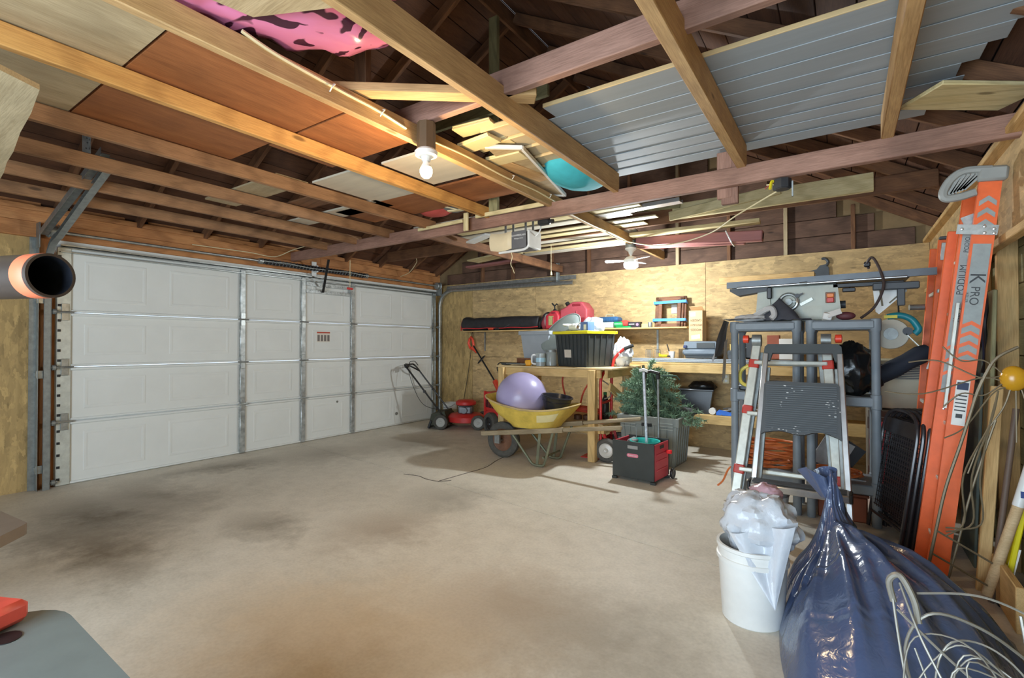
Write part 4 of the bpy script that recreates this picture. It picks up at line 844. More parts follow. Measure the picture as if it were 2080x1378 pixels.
t = thing('caulking_rod', 'dark curved frame hooked over the left end of the workbench top', 'frame', (2.27, -1.4, B1)); part(t, 'rod', BLACKM, M().tube([(.3, .02, .03), (.0, 0, .03), (-.03, 0, -.03), (.02, 0, -.16)], .007, 6, round_=.04)); part(t, 'plate', GALVD, M().box((.25, .03, .02), (.28, .06, .012), None, .003))
def crumple(rx, ry, rz, sd, amt=.22, f=3):
    return M().ball((0, 0, 0), (rx, ry, rz), 30, 18, lambda d, p: p*(1+amt*noise.noise(d*f+V((sd, 0, 0)))+amt*.5*abs(noise.noise(d*f*2.3+V((0, sd, 0))))))
solo('plastic_bag', 'white shiny plastic bag standing right of the black tote', 'bag', pl('white_film', (214, 218, 224)), crumple(.1, .14, .17, 3, .3).shift((0, 0, .15)), (3.66, -.86, B1))
solo('rope_coil', 'orange red extension cord coiled on the shelf under the front workbench', 'cord', pl('red_orange_cord', (206, 84, 62), .5), M().tube(spline([((.34+.05*math.sin(k*2.1))*math.cos(k*1.27), (.2+.04*math.cos(k*1.7))*math.sin(k*1.27), .03+.012*(k % 5)+.04*abs(math.sin(k*.7))) for k in range(34)], 6), .011, 6).tube(spline([(.1, -.1, .1), (.16, -.12, .3), (.3, -.1, .52)], 6), .011, 6).tube(spline([(-.05, -.1, .1), (-.12, -.12, .4), (-.1, -.08, .55)], 6), .011, 6), (3.1, -.95, .40))
t = thing('green_capped_bottle', 'dark bottle with green cap on the floor under the workbench', 'bottle', (3.5, -1.0, .398)); part(t, 'bottle', pl('dark_bottle', (60, 58, 52), .3), M().lathe([(.045, 0), (.048, .02), (.048, .2), (.02, .26), (.018, .28)], n=18)); part(t, 'cap', pl('green_plastic', (40, 150, 84)), M().cyl((0, 0, .28), (0, 0, .31), .02))
for k in range(3): solo('engine_part', 'rusty round part on the lower workbench shelf, %s one' % ('left', 'middle', 'right')[k], 'part', pl('rusty_metal', (110, 76, 56), .6, .4, var=.3), M().lathe([(.02, 0), (.045, .005), (.045, .05), (.02, .06)], n=16), (3.25+.1*k, -1.2+.03*k, .398), group='rusty parts under the workbench')

# ================================================================== MOWER, TRIMMER, RED TILLER, BUCKET
GRASSB = pl('mower_bag', (66, 68, 54), .7, var=.25, scale=12)
def wheel(t, c, r, w, ax, tyre=RUB, hub=None, nm='wheel'):
    """tyre ring with a hub disc and spokes, axis ax"""
    o = part(t, nm, tyre, M().lathe([(r*.62, -w*.42), (r*.86, -w/2), (r*.97, -w*.34), (r, 0), (r*.97, w*.34), (r*.86, w/2), (r*.62, w*.42), (r*.62, -w*.42)], c, 28, ax))
    part(o, 'hub', hub or GALV, M().lathe([(0, -w*.36), (r*.14, -w*.44), (r*.2, -w*.3), (r*.5, -w*.22), (r*.63, -w*.36), (r*.63, w*.36), (r*.5, w*.22), (r*.2, w*.3), (r*.14, w*.44), (0, w*.36)], c, 24, ax))
    return o
mw = thing('lawn_mower', 'red push lawn mower with folded black handle in the corner', 'lawn mower', (.93, -.56, 0), R(207))
# local +x = toward handle
part(mw, 'deck', REDP, M().lathe([(.23, .09), (.25, .1), (.25, .17), (.2, .21), (.1, .22)], (-.1, 0, 0), 28, sx=1.15))
part(mw, 'engine_block', pl('engine_grey', (120, 122, 124), .45, .5, var=.3), M().box((-.1, 0, .27), (.22, .2, .14), None, .03).cyl((-.1, .1, .27), (-.1, .15, .27), .045)); part(mw, 'engine_cover', REDP, M().lathe([(.14, .34), (.155, .35), (.155, .39), (.12, .415), (0, .42)], (-.1, 0, 0), 28)); part(mw, 'plate', WHP, M().box((.02, -.08, .3), (.02, .08, .03), None, .003))
part(mw, 'rear_bag', GRASSB, M().prism([(.1, .06), (.42, .05), (.38, .22), (.18, .26)], (0, -.22, 0), (1, 0, 0), (0, 0, 1), (0, .44, 0))); part(mw, 'flap', BLACK, M().box((.4, 0, .07), (.04, .46, .13), (0, R(-20), 0), .01)); part(mw, 'decal', pl('bag_decal', (150, 150, 130), .6), M().box((.395, .05, .17), (.01, .2, .05), (0, R(-18), 0)))
for x, y in ((.22, .27), (.22, -.27), (-.34, .25), (-.34, -.25)): wheel(mw, (x, y, .11), .11, .05, (0, 1, 0), hub=pl('grey_hub', (176, 176, 170), .5))
part(mw, 'handle', BLACKM, M().tube([(.2, -.22, .2), (.75, -.22, .9), (.8, -.2, .95), (.8, .2, .95), (.75, .22, .9), (.2, .22, .2)], .013, 8, round_=.06))
part(mw, 'control_box', BLACK, M().box((.82, .05, .93), (.05, .09, .07), (0, .5, 0), .012)); part(mw, 'bail_bar', BLACKM, M().tube([(.72, -.2, .93), (.74, -.1, 1.0), (.74, .14, 1.0), (.72, .2, .93)], .006, 6, round_=.05)); part(mw, 'lever', BLACKM, M().tube([(.8, -.02, .93), (.72, -.08, .88), (.7, -.16, .85)], .012, 8)); part(mw, 'cable', BLACKM, M().tube(spline([(.8, .05, .9), (.66, .18, .6), (.45, .28, .35), (.1, .15, .26)], 6), .004, 5))
for y in (-.22, .22): part(mw, 'clamp_knob', BLACK, M().cyl((.48, y-.02, .555), (.48, y+.03, .555), .018, n=10))
t = thing('string_trimmer', 'orange and black string trimmer leaning on the back wall', 'trimmer', (.80, -.12, 1.30))
sh = V((.62, -.08, -.72)); part(t, 'shaft', BLACKM, M().cyl((.05, -.006, -.058), sh, .013))
part(t, 'grip_handle', pl('orange_red_plastic', (224, 76, 50), .45), M().tube([V((-.03, 0, .05)), V((-.055, 0, -.02)), V((-.02, 0, -.1)), V((.06, 0, -.14)), V((.05, 0, -.05)), V((.03, 0, .04)), V((-.0, 0, .08))], .020, 10, True)); part(t, 'trigger_sleeve', pl('orange_red_plastic', (224, 76, 50)), M().cyl((.02, 0, -.09), (.12, -.012, -.17), .026, .018))
part(t, 'loop_handle', BLACK, M().tube([V((.24, -.04, -.28))+V((.05*math.cos(a/8*math.pi), -.06*math.sin(a/8*math.pi), .06*math.cos(a/8*math.pi+.9))) for a in range(16)], .008, 6, True)); part(t, 'motor_head', pl('orange_red_plastic', (224, 76, 50)), M().cyl(sh*.84, sh*1.03, .04, .055)); part(t, 'guard', BLACK, M().cyl(sh*1.03, sh*1.2, .065, .05).box(sh*1.2+V((.04, -.02, -.04)), (.14, .16, .02), (0, .4, 0), .006))
part(t, 'power_cord', BLACKM, M().tube(spline([(-.0, 0, .09), (.01, .03, .18), (-.02, .05, .0), (-.1, .05, -.5), (-.2, .04, -1.0), (-.25, .02, -1.2)], 8), .005, 5))
t = thing('garden_tiller', 'red machine with slatted guard and fat tyre behind the workbench leg', 'tiller', (1.72, -.62, 0), R(-25))
part(t, 'housing', REDP, M().box((0, 0, .27), (.42, .3, .1), None, .02).prism([(-.2, .3), (.2, .3), (.06, .58), (-.2, .58)], (0, -.13, 0), (1, 0, 0), (0, 0, 1), (0, .26, 0)))
for k in range(6): part(t, 'guard_slat', BLACK, M().beam((-.14+.045*k, -.135, .36), (-.19+.05*k+.02, -.135, .36+.2*(1-k/7)), .012, .012))
part(t, 'frame_post', REDP, M().box((-.17, -.14, .44), (.04, .03, .3), None, .006)); wheel(t, (.12, -.2, .16), .16, .1, (0, 1, 0), hub=BLACK); wheel(t, (.12, .2, .16), .16, .1, (0, 1, 0), hub=BLACK); part(t, 'axle', GALVD, M().cyl((.12, -.2, .16), (.12, .2, .16), .014)); part(t, 'skid', REDP, M().box((-.16, 0, .12), (.05, .2, .24), None, .01))
t = thing('paint_bucket', 'white plastic bucket in the corner behind the mower', 'bucket', (.40, -.17, 0)); part(t, 'pail', WHP, M().lathe([(.1, 0), (.12, .28), (.127, .28), (.127, .3), (.115, .3), (.1, .01), (0, .01)], n=24)); part(t, 'bail_handle', GALVD, M().tube([(.125*math.cos(a/12*math.pi), -.03-.11*math.sin(a/12*math.pi), .29-.06*math.sin(a/12*math.pi)) for a in range(13)], .004, 6)); part(t, 'label', pl('bucket_label', (186, 186, 170), .6, var=.2, scale=20), M().lathe([(.1095, .06), (.1185, .2)], n=24))

# ================================================================== WHEELBARROW
wbw = thing('wheelbarrow', 'old yellow wheelbarrow with wooden handles before the workbench', 'wheelbarrow', (3.06, -1.79, 0), R(4))
YB = pl('weathered_yellow_paint', (216, 186, 84), .55, var=.16, scale=12)
def tray(u, v):
    a = 2*math.pi*u; ca_, sa = math.cos(a), math.sin(a); ex = .45
    cx = math.copysign(abs(ca_)**ex, ca_); sy = math.copysign(abs(sa)**ex, sa)
    lx = .24+.27*v if cx < 0 else .22+.25*v; ly = .20+.12*v
    x = cx*lx+(-.03+.04*(1-v)); z = .385+.20*v**.8
    if v > .5: z += (v-.5)*2*(.055*(x/.5)**2+(.055 if x < 0 else .0)*abs(x/.5))
    return (x, sy*ly, z)
def tray_in(u, v):
    x, y, z = tray(u, v); return (x*.985, y*.98, z+.006)
m = M().grid(tray, 48, 12, True); k0 = len(m.v); m.add([(0, 0, .385)], []); m.f += [(i, k0, (i+1) % 48) for i in range(48)]
n0 = len(m.v); m2 = M().grid(tray_in, 48, 12, True); m2.f = [tuple(reversed(f)) for f in m2.f]; m.add(m2.v, m2.f); k1 = len(m.v); m.add([(0, 0, .391)], []); m.f += [(n0+(i+1) % 48, k1, n0+i) for i in range(48)]
part(wbw, 'tray', YB, m, ang=60); part(wbw, 'rim', pl('worn_rim', (196, 172, 120), .5, .2, var=.2), M().tube([V(tray(i/48, 1)) for i in range(48)], .010, 8, True))
part(wbw, 'paint_patch', pl('pale_cream_patch', (226, 212, 158), .6, var=.06), M().grid(lambda a, b: tuple(V(tray(.77+.13*a, .30+.42*b+.1*a))+V((.003, -.005, 0))), 10, 6))
for s, y1 in ((-1, -.33), (1, .30)):
    board(wbw, 'handle', (-.62, s*.14, .27), (.42, s*.26, .415), .04, .05, GREY); board(wbw, 'handle_grip', (.42, s*.26, .415), (1.04, y1, .50), .036, .04, GREY, ch=.012)
wheel(wbw, (-.42, 0, .2), .2, .085, (0, 1, 0), hub=pl('rusty_hub', (126, 88, 66), .6, .3, var=.3)); part(wbw, 'axle', GALVD, M().cyl((-.42, -.14, .2), (-.42, .14, .2), .012).box((-.42, -.13, .23), (.06, .03, .1)).box((-.42, .13, .23), (.06, .03, .1)))
LG = pl('grey_green_steel', (120, 122, 100), .5, .4, var=.2)
for s in (-1, 1):
    part(wbw, 'leg', LG, M().tube([(-.22, s*.18, .33), (.05, s*.20, .02), (.12, s*.2, .0155), (.18, s*.2, .02), (.30, s*.24, .38)], .014, 8, round_=.05)); part(wbw, 'leg_brace', LG, M().beam((.1, s*.2, .02), (.14, s*.21, .36), .03, .006))
part(wbw, 'cross_brace', LG, M().cyl((.17, -.2, .1), (.17, .2, .1), .01))
BALLM = pl('lavender_rubber', (168, 160, 200), .32, var=.06, scale=3)
solo('exercise_ball', 'big lavender exercise ball resting in the yellow wheelbarrow', 'ball', BALLM, M().ball((0, 0, 0), .28, 56, 32), (2.86, -1.79, .675))
bt = thing('black_tub', 'black plastic tub tilted inside the wheelbarrow beside the ball', 'tub', (3.265, -1.78, .475), R(5), None, (0, R(8), R(8))); TUB = pl('glossy_black_tub', (36, 38, 46), .28, var=.15)
part(bt, 'tub', TUB, M().lathe([(.07, 0), (.08, .005), (.145, .24), (.136, .24), (.07, .012), (0, .012)], n=30, sx=1.1, sy=1.15)); part(bt, 'rim', TUB, M().tube([(.145*1.1*math.cos(a/20*math.pi), .145*1.15*math.sin(a/20*math.pi), .24) for a in range(40)], .010, 8, True)); part(bt, 'lip_ring', TUB, M().tube([(.132*1.1*math.cos(a/20*math.pi), .132*1.15*math.sin(a/20*math.pi), .19) for a in range(40)], .006, 6, True))

# ================================================================== HAND TRUCK
ht = thing('hand_truck', 'red steel hand truck with pneumatic tyres beside the workbench', 'hand truck', (3.64, -1.16, 0), R(4))
part(ht, 'upright', REDP, M().tube([(-.06, -.17, .1), (-.06, -.17, .88), (-.04, -.12, .96), (-.02, .17, .96)], .017, 10, round_=.09)); part(ht, 'upright', REDP, M().tube([(-.06, .17, .1), (-.05, .17, .95), (-.02, .17, 1.1), (.06, .17, 1.18), (.1, .17, 1.21)], .017, 10, round_=.1)); part(ht, 'grip', BLACK, M().cyl((.1, .17, 1.21), (.2, .18, 1.25), .02))
for z in (.22, .62): part(ht, 'crossbar', REDP, M().tube([(-.06, -.17, z), (-.07, 0, z-.01), (-.06, .17, z)], .014, 8))
part(ht, 'toe_plate', REDP, M().box((-.18, 0, .012), (.22, .36, .008)).box((-.075, 0, .12), (.008, .36, .22), None, .002)); part(ht, 'wheel_bracket', REDP, M().beam((-.06, -.16, .42), (.02, -.17, .13), .02, .03)); part(ht, 'wheel_bracket', REDP, M().beam((-.06, .16, .42), (.02, .17, .13), .02, .03)); part(ht, 'axle', GALVD, M().cyl((.03, -.26, .127), (.03, .26, .127), .010))
for y in (-.23, .23): wheel(ht, (.03, y, .127), .127, .08, (0, 1, 0), hub=pl('white_rim', (206, 204, 196), .45, .2))
part(ht, 'strap', pl('grey_strap', (116, 108, 96), .7), M().tube(spline([(-.06, -.1, .86), (.03, -.12, .8), (.03, -.1, .7), (-.04, -.1, .66)], 6), .007, 6))

# ================================================================== TREE IN GREY TOTE
GT = pl('grey_crate_plastic', (138, 142, 136), .55, var=.1)
t = thing('grey_tote', 'large ribbed grey storage tote on the floor holding the tree', 'tote', (4.09, -1.03, 0), R(-3)); tote(t, .62, .42, .46, .9, GT, GT, .09, 9)
part(t, 'handle_slot', BLACK, M().box((.0, -.235, .42), (.11, .01, .035), None, .004)); 
for z in (.39, .42, .45): part(t, 'rim_line', pl('light_rim', (176, 180, 172), .5), M().box((-.2, -.238, z), (.16, .006, .006)).box((.2, -.238, z), (.16, .006, .006)))
solo('dark_tarp', 'crumpled dark cloth hanging over the right rim of the grey tote', 'cloth', pl('dark_cloth', (70, 70, 72), .8), crumple(.12, .1, .05, 8), (4.36, -.86, .53))
tr = thing('christmas_tree', 'bundled green artificial Christmas tree stuffed in the grey tote', 'Christmas tree', (4.05, -1.02, .03))
rnd = random.Random(4); tips = []; br = M(); fo = M()
part(tr, 'trunk', pl('brown_wire', (70, 66, 50), .7), M().tube([(0, 0, 0), (.02, 0, .4), (-.10, .02, 1.0)], .016, 8))
for k in range(120):
    h = .40+.62*rnd.random(); a = rnd.uniform(0, 2*math.pi); L = rnd.uniform(.16, .40)*(1.2-.7*(h-.40)/.62); el = rnd.uniform(-.1, .75)
    d = V((math.cos(a)*1.0, math.sin(a)*.5, el)); d.normalize()
    if d.x > .5: L *= 1.35; d.z *= .35
    if d.x < -.5: L *= 1.15; d.z *= .6
    p0 = V((-.04*h, 0, h*.9)); pts = [p0, p0+d*L*.5+V((0, 0, .02)), p0+d*L+V((0, 0, -.02))]
    if pts[-1].z < .47 and abs(pts[-1].x) < .36: pts[-1].z = .5
    br.tube(spline(pts, 3), .004, 4)
    for j in range(60):
        f_ = .2+.8*rnd.random(); q = pts[0].lerp(pts[1], f_*2) if f_ < .5 else pts[1].lerp(pts[2], f_*2-1)
        for e in range(2):
            v = V((rnd.gauss(0, 1), rnd.gauss(0, 1), rnd.gauss(0, 1))).normalized()*rnd.uniform(.035, .065)+d*.012; s = v.orthogonal().normalized()*.006
            w2 = v.cross(s).normalized()*.0035
            fo.add([q-s, q+s, q+v, q+w2], [(0, 1, 2), (1, 3, 2), (3, 0, 2)])
part(tr, 'branches', pl('green_wire', (58, 86, 62), .7), br, kind='stuff'); part(tr, 'needles', pl('tree_green', (116, 142, 114), .7, var=.3, scale=7), fo, kind='stuff', ang=5)
part(tr, 'stand_leg', pl('dark_green_steel', (44, 70, 60), .45), M().tube([(.06, -.16, .92), (.09, -.18, .80), (.15, -.18, .62)], .012, 8)); part(tr, 'stand_leg', pl('dark_green_steel', (44, 70, 60)), M().tube([(.06, -.14, .90), (.3, -.1, .90), (.33, -.1, .86)], .009, 8)); part(tr, 'foot_cap', BLACK, M().cyl((.05, -.16, .93), (.06, -.16, .96), .02))

# ================================================================== RED AND BLACK CRATE CART
cc = thing('crate_cart', 'black and red folding crate cart with tall pull handle', 'cart', (4.2, -1.78, 0), R(-5))
CB = pl('black_crate', (54, 58, 56), .5, var=.12); CR = pl('crimson_crate', (204, 62, 78), .5, var=.08)
w, d, h = .41, .34, .375
part(cc, 'front_panel', CB, M().box((0, -d/2, .02+h/2-.01), (w, .014, h-.04), None, .003)); part(cc, 'back_panel', CB, M().box((0, d/2, h/2+.01), (w, .014, h-.04), None, .003)); part(cc, 'floor_panel', CB, M().box((0, 0, .035), (w-.02, d-.02, .012)))
for x in (-1, 1):
    s = part(cc, 'side_panel', CR, M().box((x*(w/2-.006), 0, h/2+.005), (.012, d-.03, h-.05), None, .002))
    for z in (.12, .2, .26): part(s, 'rib', CR, M().box((x*(w/2+.002), 0, z), (.006, d-.1, .012), None, .002))
    part(s, 'hand_hole', BLACK, M().box((x*(w/2+.001), 0, h-.055), (.004, .09, .03), None, .001))
    for y in (-.16, .16): part(cc, 'foot', CB, M().box((x*.19, y, .012), (.05, .025, .024), None, .003))
part(cc, 'hand_hole', pl('hole_grey', (150, 150, 146), .7), M().box((.0, -d/2-.0075, h-.06), (.10, .002, .03), None, .0005))
lg = part(cc, 'badge', pl('pink_badge', (216, 120, 140), .5), M().prism([(-.055, -.008), (-.045, -.016), (.045, -.016), (.055, -.008), (.055, .008), (.045, .016), (-.045, .016), (-.055, .008)], (-.0, -d/2-.01, .24), (1, 0, 0), (0, 0, 1), (0, .004, 0)))
text(lg, 'Rubbermaid', WHP, .018, (0, -d/2-.0105, .24), (R(90), 0, 0))
for x in (-.035, .10): part(cc, 'handle_tube', GALVD, M().cyl((x, d/2+.01, .1), (x, d/2+.0, .97), .011, n=10))
part(cc, 'handle_bar', BLACK, M().tube([(-.05, d/2, .98), (.03, d/2, 1.0), (.115, d/2, .98)], .016, 10)); part(cc, 'handle_socket', BLACK, M().box((-.035, d/2, .95), (.035, .035, .05), None, .006)); part(cc, 'handle_socket', BLACK, M().box((.10, d/2, .95), (.035, .035, .05), None, .006))
for x in (-.22, .245): wheel(cc, (x, d/2-.01, .05), .05, .025, (1, 0, 0), tyre=BLACK, hub=DGREY)
part(cc, 'latch', pl('bright_red_clip', (230, 40, 44), .4), M().box((w/2+.03, .1, .26), (.05, .03, .035), None, .006))
t = thing('mop_bucket', 'aqua plastic bucket inside the folding crate cart', 'bucket', (4.24, -1.78, .05)); part(t, 'pail', pl('aqua_plastic', (64, 200, 190), .35), M().lathe([(.1, 0), (.13, .30), (.138, .305), (.126, .305), (.1, .01), (0, .01)], n=28)); part(t, 'rim', pl('aqua_plastic', (64, 200, 190)), M().tube([(.135*math.cos(a/14*math.pi), .135*math.sin(a/14*math.pi), .303) for a in range(28)], .007, 6, True))
t = thing('mop_pole', 'white and blue wrapped pole standing in the aqua bucket', 'pole', (4.26, -1.76, .065)); part(t, 'pole', pl('speckled_pole', (206, 212, 222), .4, var=.3, scale=40), M().cyl((0, 0, 0), (-.045, .02, .93), .013, n=12)); part(t, 'end_cap', WHP, M().tube([(-.085, .02, .945), (-.045, .02, .955), (-.005, .02, .94)], .014, 8))
t = thing('wire_mesh_bag', 'grey mesh item inside the left of the crate cart', 'mesh', (4.08, -1.74, .05)); part(t, 'panel', pl('grey_mesh', (140, 136, 136), .6, var=.3, scale=40), M().box((0, 0, .16), (.07, .16, .30), (0, .25, 0), .01)); part(t, 'rod', GALVD, M().cyl((.05, .05, .02), (.04, .06, .42), .004, n=6))
# ================================================================== PLASTIC SHELVING AND TABLE SAW
SH = pl('grey_shelf_plastic', (126, 134, 140), .5, var=.08)
def shelving(lab, x0, x1):
    t = thing('plastic_shelving', lab, 'shelving unit', ((x0+x1)/2, -1.93, 0), 0, 'grey plastic shelving units'); w = x1-x0; d = .40
    for z in (.25, .86, 1.40):
        s = part(t, 'shelf', SH, M().box((0, 0, z), (w-.01, d-.01, .07), None, .008)); part(s, 'front_lip', SH, M().box((0, -d/2-.002, z), (w-.08, .012, .05), None, .004)) if z > 1 else None
    for x in (-1, 1):
        for y in (-1, 1):
            part(t, 'post', SH, M().lathe([(.027, 0), (.029, .01), (.029, .2), (.033, .205), (.033, .3), (.029, .305), (.027, .81), (.033, .815), (.033, .91), (.027, .915), (.027, 1.35), (.034, 1.36), (.034, 1.435), (.03, 1.44)], (x*(w/2-.03), y*(d/2-.03), 0), 18))
    return t
shelving('left grey plastic shelving unit below the table saw', 5.05, 5.535)
shelving('right grey plastic shelving unit behind the black folding chairs', 5.565, 6.01)
SAWG = pl('grey_saw_body', (186, 190, 178), .5, var=.08); SAWT = pl('dark_saw_table', (92, 96, 100), .4, .5, var=.12)
t = thing('table_saw', 'grey benchtop table saw with long fence rails on the shelving', 'table saw', (5.5, -1.78, 1.437))
part(t, 'cabinet', SAWG, M().box((0, .02, .145), (.52, .3, .28), None, .012)); part(t, 'leg_panel', SAWG, M().prism([(-.07, 0), (.05, 0), (.03, .27), (-.05, .27)], (-.225, -.15, .0), (1, 0, 0), (0, 0, 1), (0, .03, 0))); part(t, 'leg_panel', SAWG, M().prism([(-.04, 0), (.09, 0), (.06, .27), (-.03, .27)], (.2, -.16, .0), (1, 0, 0), (0, 0, 1), (0, .04, 0)))
part(t, 'table_top', SAWT, M().box((.1, .05, .305), (1.16, .42, .03), None, .004)); part(t, 'front_rail', SAWT, M().prism([(0, 0), (.03, 0), (.03, .05), (0, .05)], (-.50, -.2, .283), (0, 1, 0), (0, 0, 1), (1.32, 0, .012))); part(t, 'rail_rod', STEEL, M().cyl((-.42, -.215, .28), (.66, -.215, .292), .008, n=10)); part(t, 'rail_collar', GALVD, M().cyl((.02, -.215, .285), (.07, -.215, .286), .014, n=12))
part(t, 'wing_bracket', DGREY, M().prism([(-.48, .28), (-.2, .28), (-.2, .25), (-.42, .22), (-.48, .26)], (0, -.18, 0), (1, 0, 0), (0, 0, 1), (0, .12, 0))); part(t, 'extension_tube', BLACK, M().box((.44, -.14, .26), (.42, .04, .03), None, .004)); part(t, 'fence', DGREY, M().box((.6, -.17, .235), (.26, .06, .05), None, .006).box((.63, -.17, .16), (.045, .03, .13), None, .005)); part(t, 'clamp', BLACK, M().box((.33, -.16, .225), (.08, .04, .03), None, .005)); part(t, 'lever', BLACK, M().box((-.19, -.17, .23), (.035, .03, .09), None, .006))
part(t, 'handwheel', GALV, M().tube([(-.06+.062*math.cos(a/14*math.pi), -.15, .155+.062*math.sin(a/14*math.pi)) for a in range(28)], .013, 8, True)); part(t, 'wheel_hub', GALVD, M().cyl((-.06, -.13, .155), (-.06, -.17, .155), .026, n=18).beam((-.12, -.15, .155), (0, -.15, .155), .012, .012)); part(t, 'tilt_knob', BLACK, M().cyl((.0, -.14, .2), (.0, -.17, .2), .016, n=12).beam((.0, -.165, .2), (.04, -.165, .215), .012, .012)); part(t, 'scale_arm', ALU, M().beam((.02, -.14, .13), (.1, -.14, .175), .01, .022, up=(0, 0, 1))); part(t, 'warning_sticker', pl('pale_sticker', (196, 190, 150), .6), M().prism([(-.155, .13), (-.115, .13), (-.135, .165)], (0, -.133, 0), (1, 0, 0), (0, 0, 1), (0, .002, 0)))
sw_ = part(t, 'switch_plate', pl('switch_housing', (130, 90, 70), .5), M().box((.215, -.165, .175), (.062, .02, .08), None, .003)); part(sw_, 'switch_paddle', pl('red_paddle', (206, 56, 44), .4), M().box((.215, -.178, .155), (.046, .014, .036), None, .004)); part(sw_, 'switch_key', pl('orange_paddle', (238, 130, 40), .4), M().box((.215, -.178, .19), (.046, .012, .03), None, .004)); part(t, 'data_plate', pl('pale_plate', (188, 190, 176), .5), M().box((.1, -.133, .075), (.13, .002, .09))); part(t, 'side_knob', DGREY, M().cyl((.27, .0, .13), (.31, .0, .13), .03, n=14)); part(t, 'port_ring', GALVD, M().tube([(-.27, .0+.03*math.cos(a/8*math.pi), .08+.04*math.sin(a/8*math.pi)) for a in range(16)], .006, 6, True))
t = thing('power_cable', 'dark power cord looped over the table saw rail down to the shelf', 'cord', (6.0, -1.9, 1.45)); part(t, 'cord', pl('brown_black_cord', (62, 50, 48), .45), M().tube(spline([(-.10, -.08, .0), (-.02, -.12, .08), (.03, -.12, .22), (.01, -.1, .34), (-.03, -.08, .43), (-.06, -.05, .40), (-.05, -.03, .36)], 8), .009, 8)); part(t, 'plug', BLACK, M().box((-.06, -.04, .39), (.04, .03, .04), None, .008))
t = thing('corner_bracket', 'white triangular shelf bracket hanging under the saw fence', 'bracket', (6.03, -1.86, 1.48)); part(t, 'plate', WHP, M().prism([(-.06, .24), (.0, .24), (.02, .2), (.14, .19), (.14, .16), (-.02, .0), (-.04, .02)], (0, 0, 0), (1, 0, 0), (0, 0, 1), (0, .006, 0))); part(t, 'slot', pl('bracket_slot', (120, 110, 90), .7), M().beam((-.015, -.001, .2), (.0, -.001, .06), .003, .012, up=(1, 0, 0)).beam((.04, -.001, .08), (.12, -.001, .16), .003, .010))
CLG = pl('charcoal_cloth', (66, 66, 72), .85, var=.2, bmp=.15); CLW = pl('pale_grey_cloth', (190, 188, 186), .85, var=.08); CLGR = pl('mid_grey_cloth', (112, 112, 116), .85, var=.12)
t = thing('work_gloves', 'charcoal garment and pale gloves heaped in front of the table saw', 'clothes', (5.36, -2.02, 1.437))
part(t, 'dark_garment', CLG, M().grid(lambda u, v: ((u-.5)*.44+.02, -.07+.1*v, .006+.17*max(0, 1-abs(u-.52)*3.2)**.8*math.sin(math.pi*min(1, v*1.05))**.7+.02*abs(noise.noise(V((u*6, v*5, 0))))), 30, 14)); part(t, 'glove', CLW, M().tube(spline([(-.16, -.05, .03), (-.08, -.07, .08), (-.02, -.08, .10), (.0, -.09, .05), (-.02, -.1, .02)], 5), .022, 8)); part(t, 'glove', CLW, crumple(.11, .05, .03, 5).shift((-.17, -.05, .03)))
t = thing('grey_shirt', 'grey shirt draped over the left shelving corner with white tail', 'shirt', (5.05, -2.08, 1.44))
def drape(u, v):
    x = -.035-.10*v*(1-.35*u)-.02*math.sin(v*5+u*8)*v; return (x-.03*u, -.10+.38*u, .012-.34*v*(1-.25*u))
part(t, 'drape', CLGR, M().grid(drape, 16, 14).grid(lambda u, v: (-.04+.26*u, -.1+.26*v, .016+.012*abs(noise.noise(V((u*5, v*5, 2))))), 14, 12)); part(t, 'white_tail', WHP, M().grid(lambda u, v: (-.035-.02*v, -.08+.13*u, -.16-.32*v+.03*u), 8, 10))
t = thing('paper_packet', 'crumpled paper packet and tags beside the table saw switch', 'packet', (5.74, -2.05, 1.437)); part(t, 'paper', PAP, M().box((0, -.02, .05), (.09, .05, .005), (R(50), R(-20), 0)).box((-.04, 0, .03), (.06, .04, .05), (R(20), R(15), 0), .006)); part(t, 'pouch', pl('maroon_pouch', (96, 48, 52), .6), M().ball((.07, .02, .03), (.06, .03, .03), 12, 8))
# things on the shelves
BAGF = pl('black_trash_film', (26, 28, 30), .22, var=.3, bmp=.35)
solo('trash_bag', 'stuffed black trash bag on the middle right plastic shelf', 'trash bag', BAGF, crumple(.14, .15, .19, 11, .28, 2.6), (5.84, -1.95, 1.08))
t = thing('work_gloves', 'yellow glove under the black bag on the plastic shelf', 'glove', (5.74, -2.08, .897)); part(t, 'palm', YEL, crumple(.04, .025, .02, 2).shift((0, 0, .018))); part(t, 'finger', YEL, M().cyl((.02, -.01, .015), (.06, -.02, .012), .009)); part(t, 'finger', YEL, M().cyl((.02, .01, .015), (.065, .005, .012), .009))
t = thing('yellow_hose', 'yellow coiled hose on the middle left plastic shelf', 'hose', (5.18, -1.98, .896)); part(t, 'hose', pl('soft_yellow', (228, 208, 96), .5), M().tube(spline([(.08, -.08, .02), (-.05, -.1, .06), (-.06, -.06, .16), (.04, -.06, .2), (.08, -.08, .1), (.14, -.1, .03)], 8), .014, 8)); part(t, 'basket', BLACK, M().box((-.02, 0, .02), (.12, .14, .04), None, .008))
solo('paper_stack', 'white printed box on the wall bench behind the ladder rung', 'box', PAP, M().box((0, 0, .11), (.2, .16, .22), None, .003), (5.32, -.3, B2+.05))
solo('red_carton', 'red brown carton behind the white printed box', 'box', pl('rust_carton', (150, 82, 60), .7), M().box((0, 0, .13), (.12, .12, .26), None, .003), (5.15, -.2, B2+.05))
solo('wire_bundle', 'grey wires heaped on the middle left plastic shelf', 'wires', pl('grey_wire', (120, 120, 124), .5), M().tube(spline([(.15*math.cos(k*1.5)+.02*math.sin(k), .1*math.sin(k*1.5), .02+.05*abs(math.sin(k*.8))) for k in range(18)], 6), .006, 6), (5.36, -1.95, .896))
m = M()
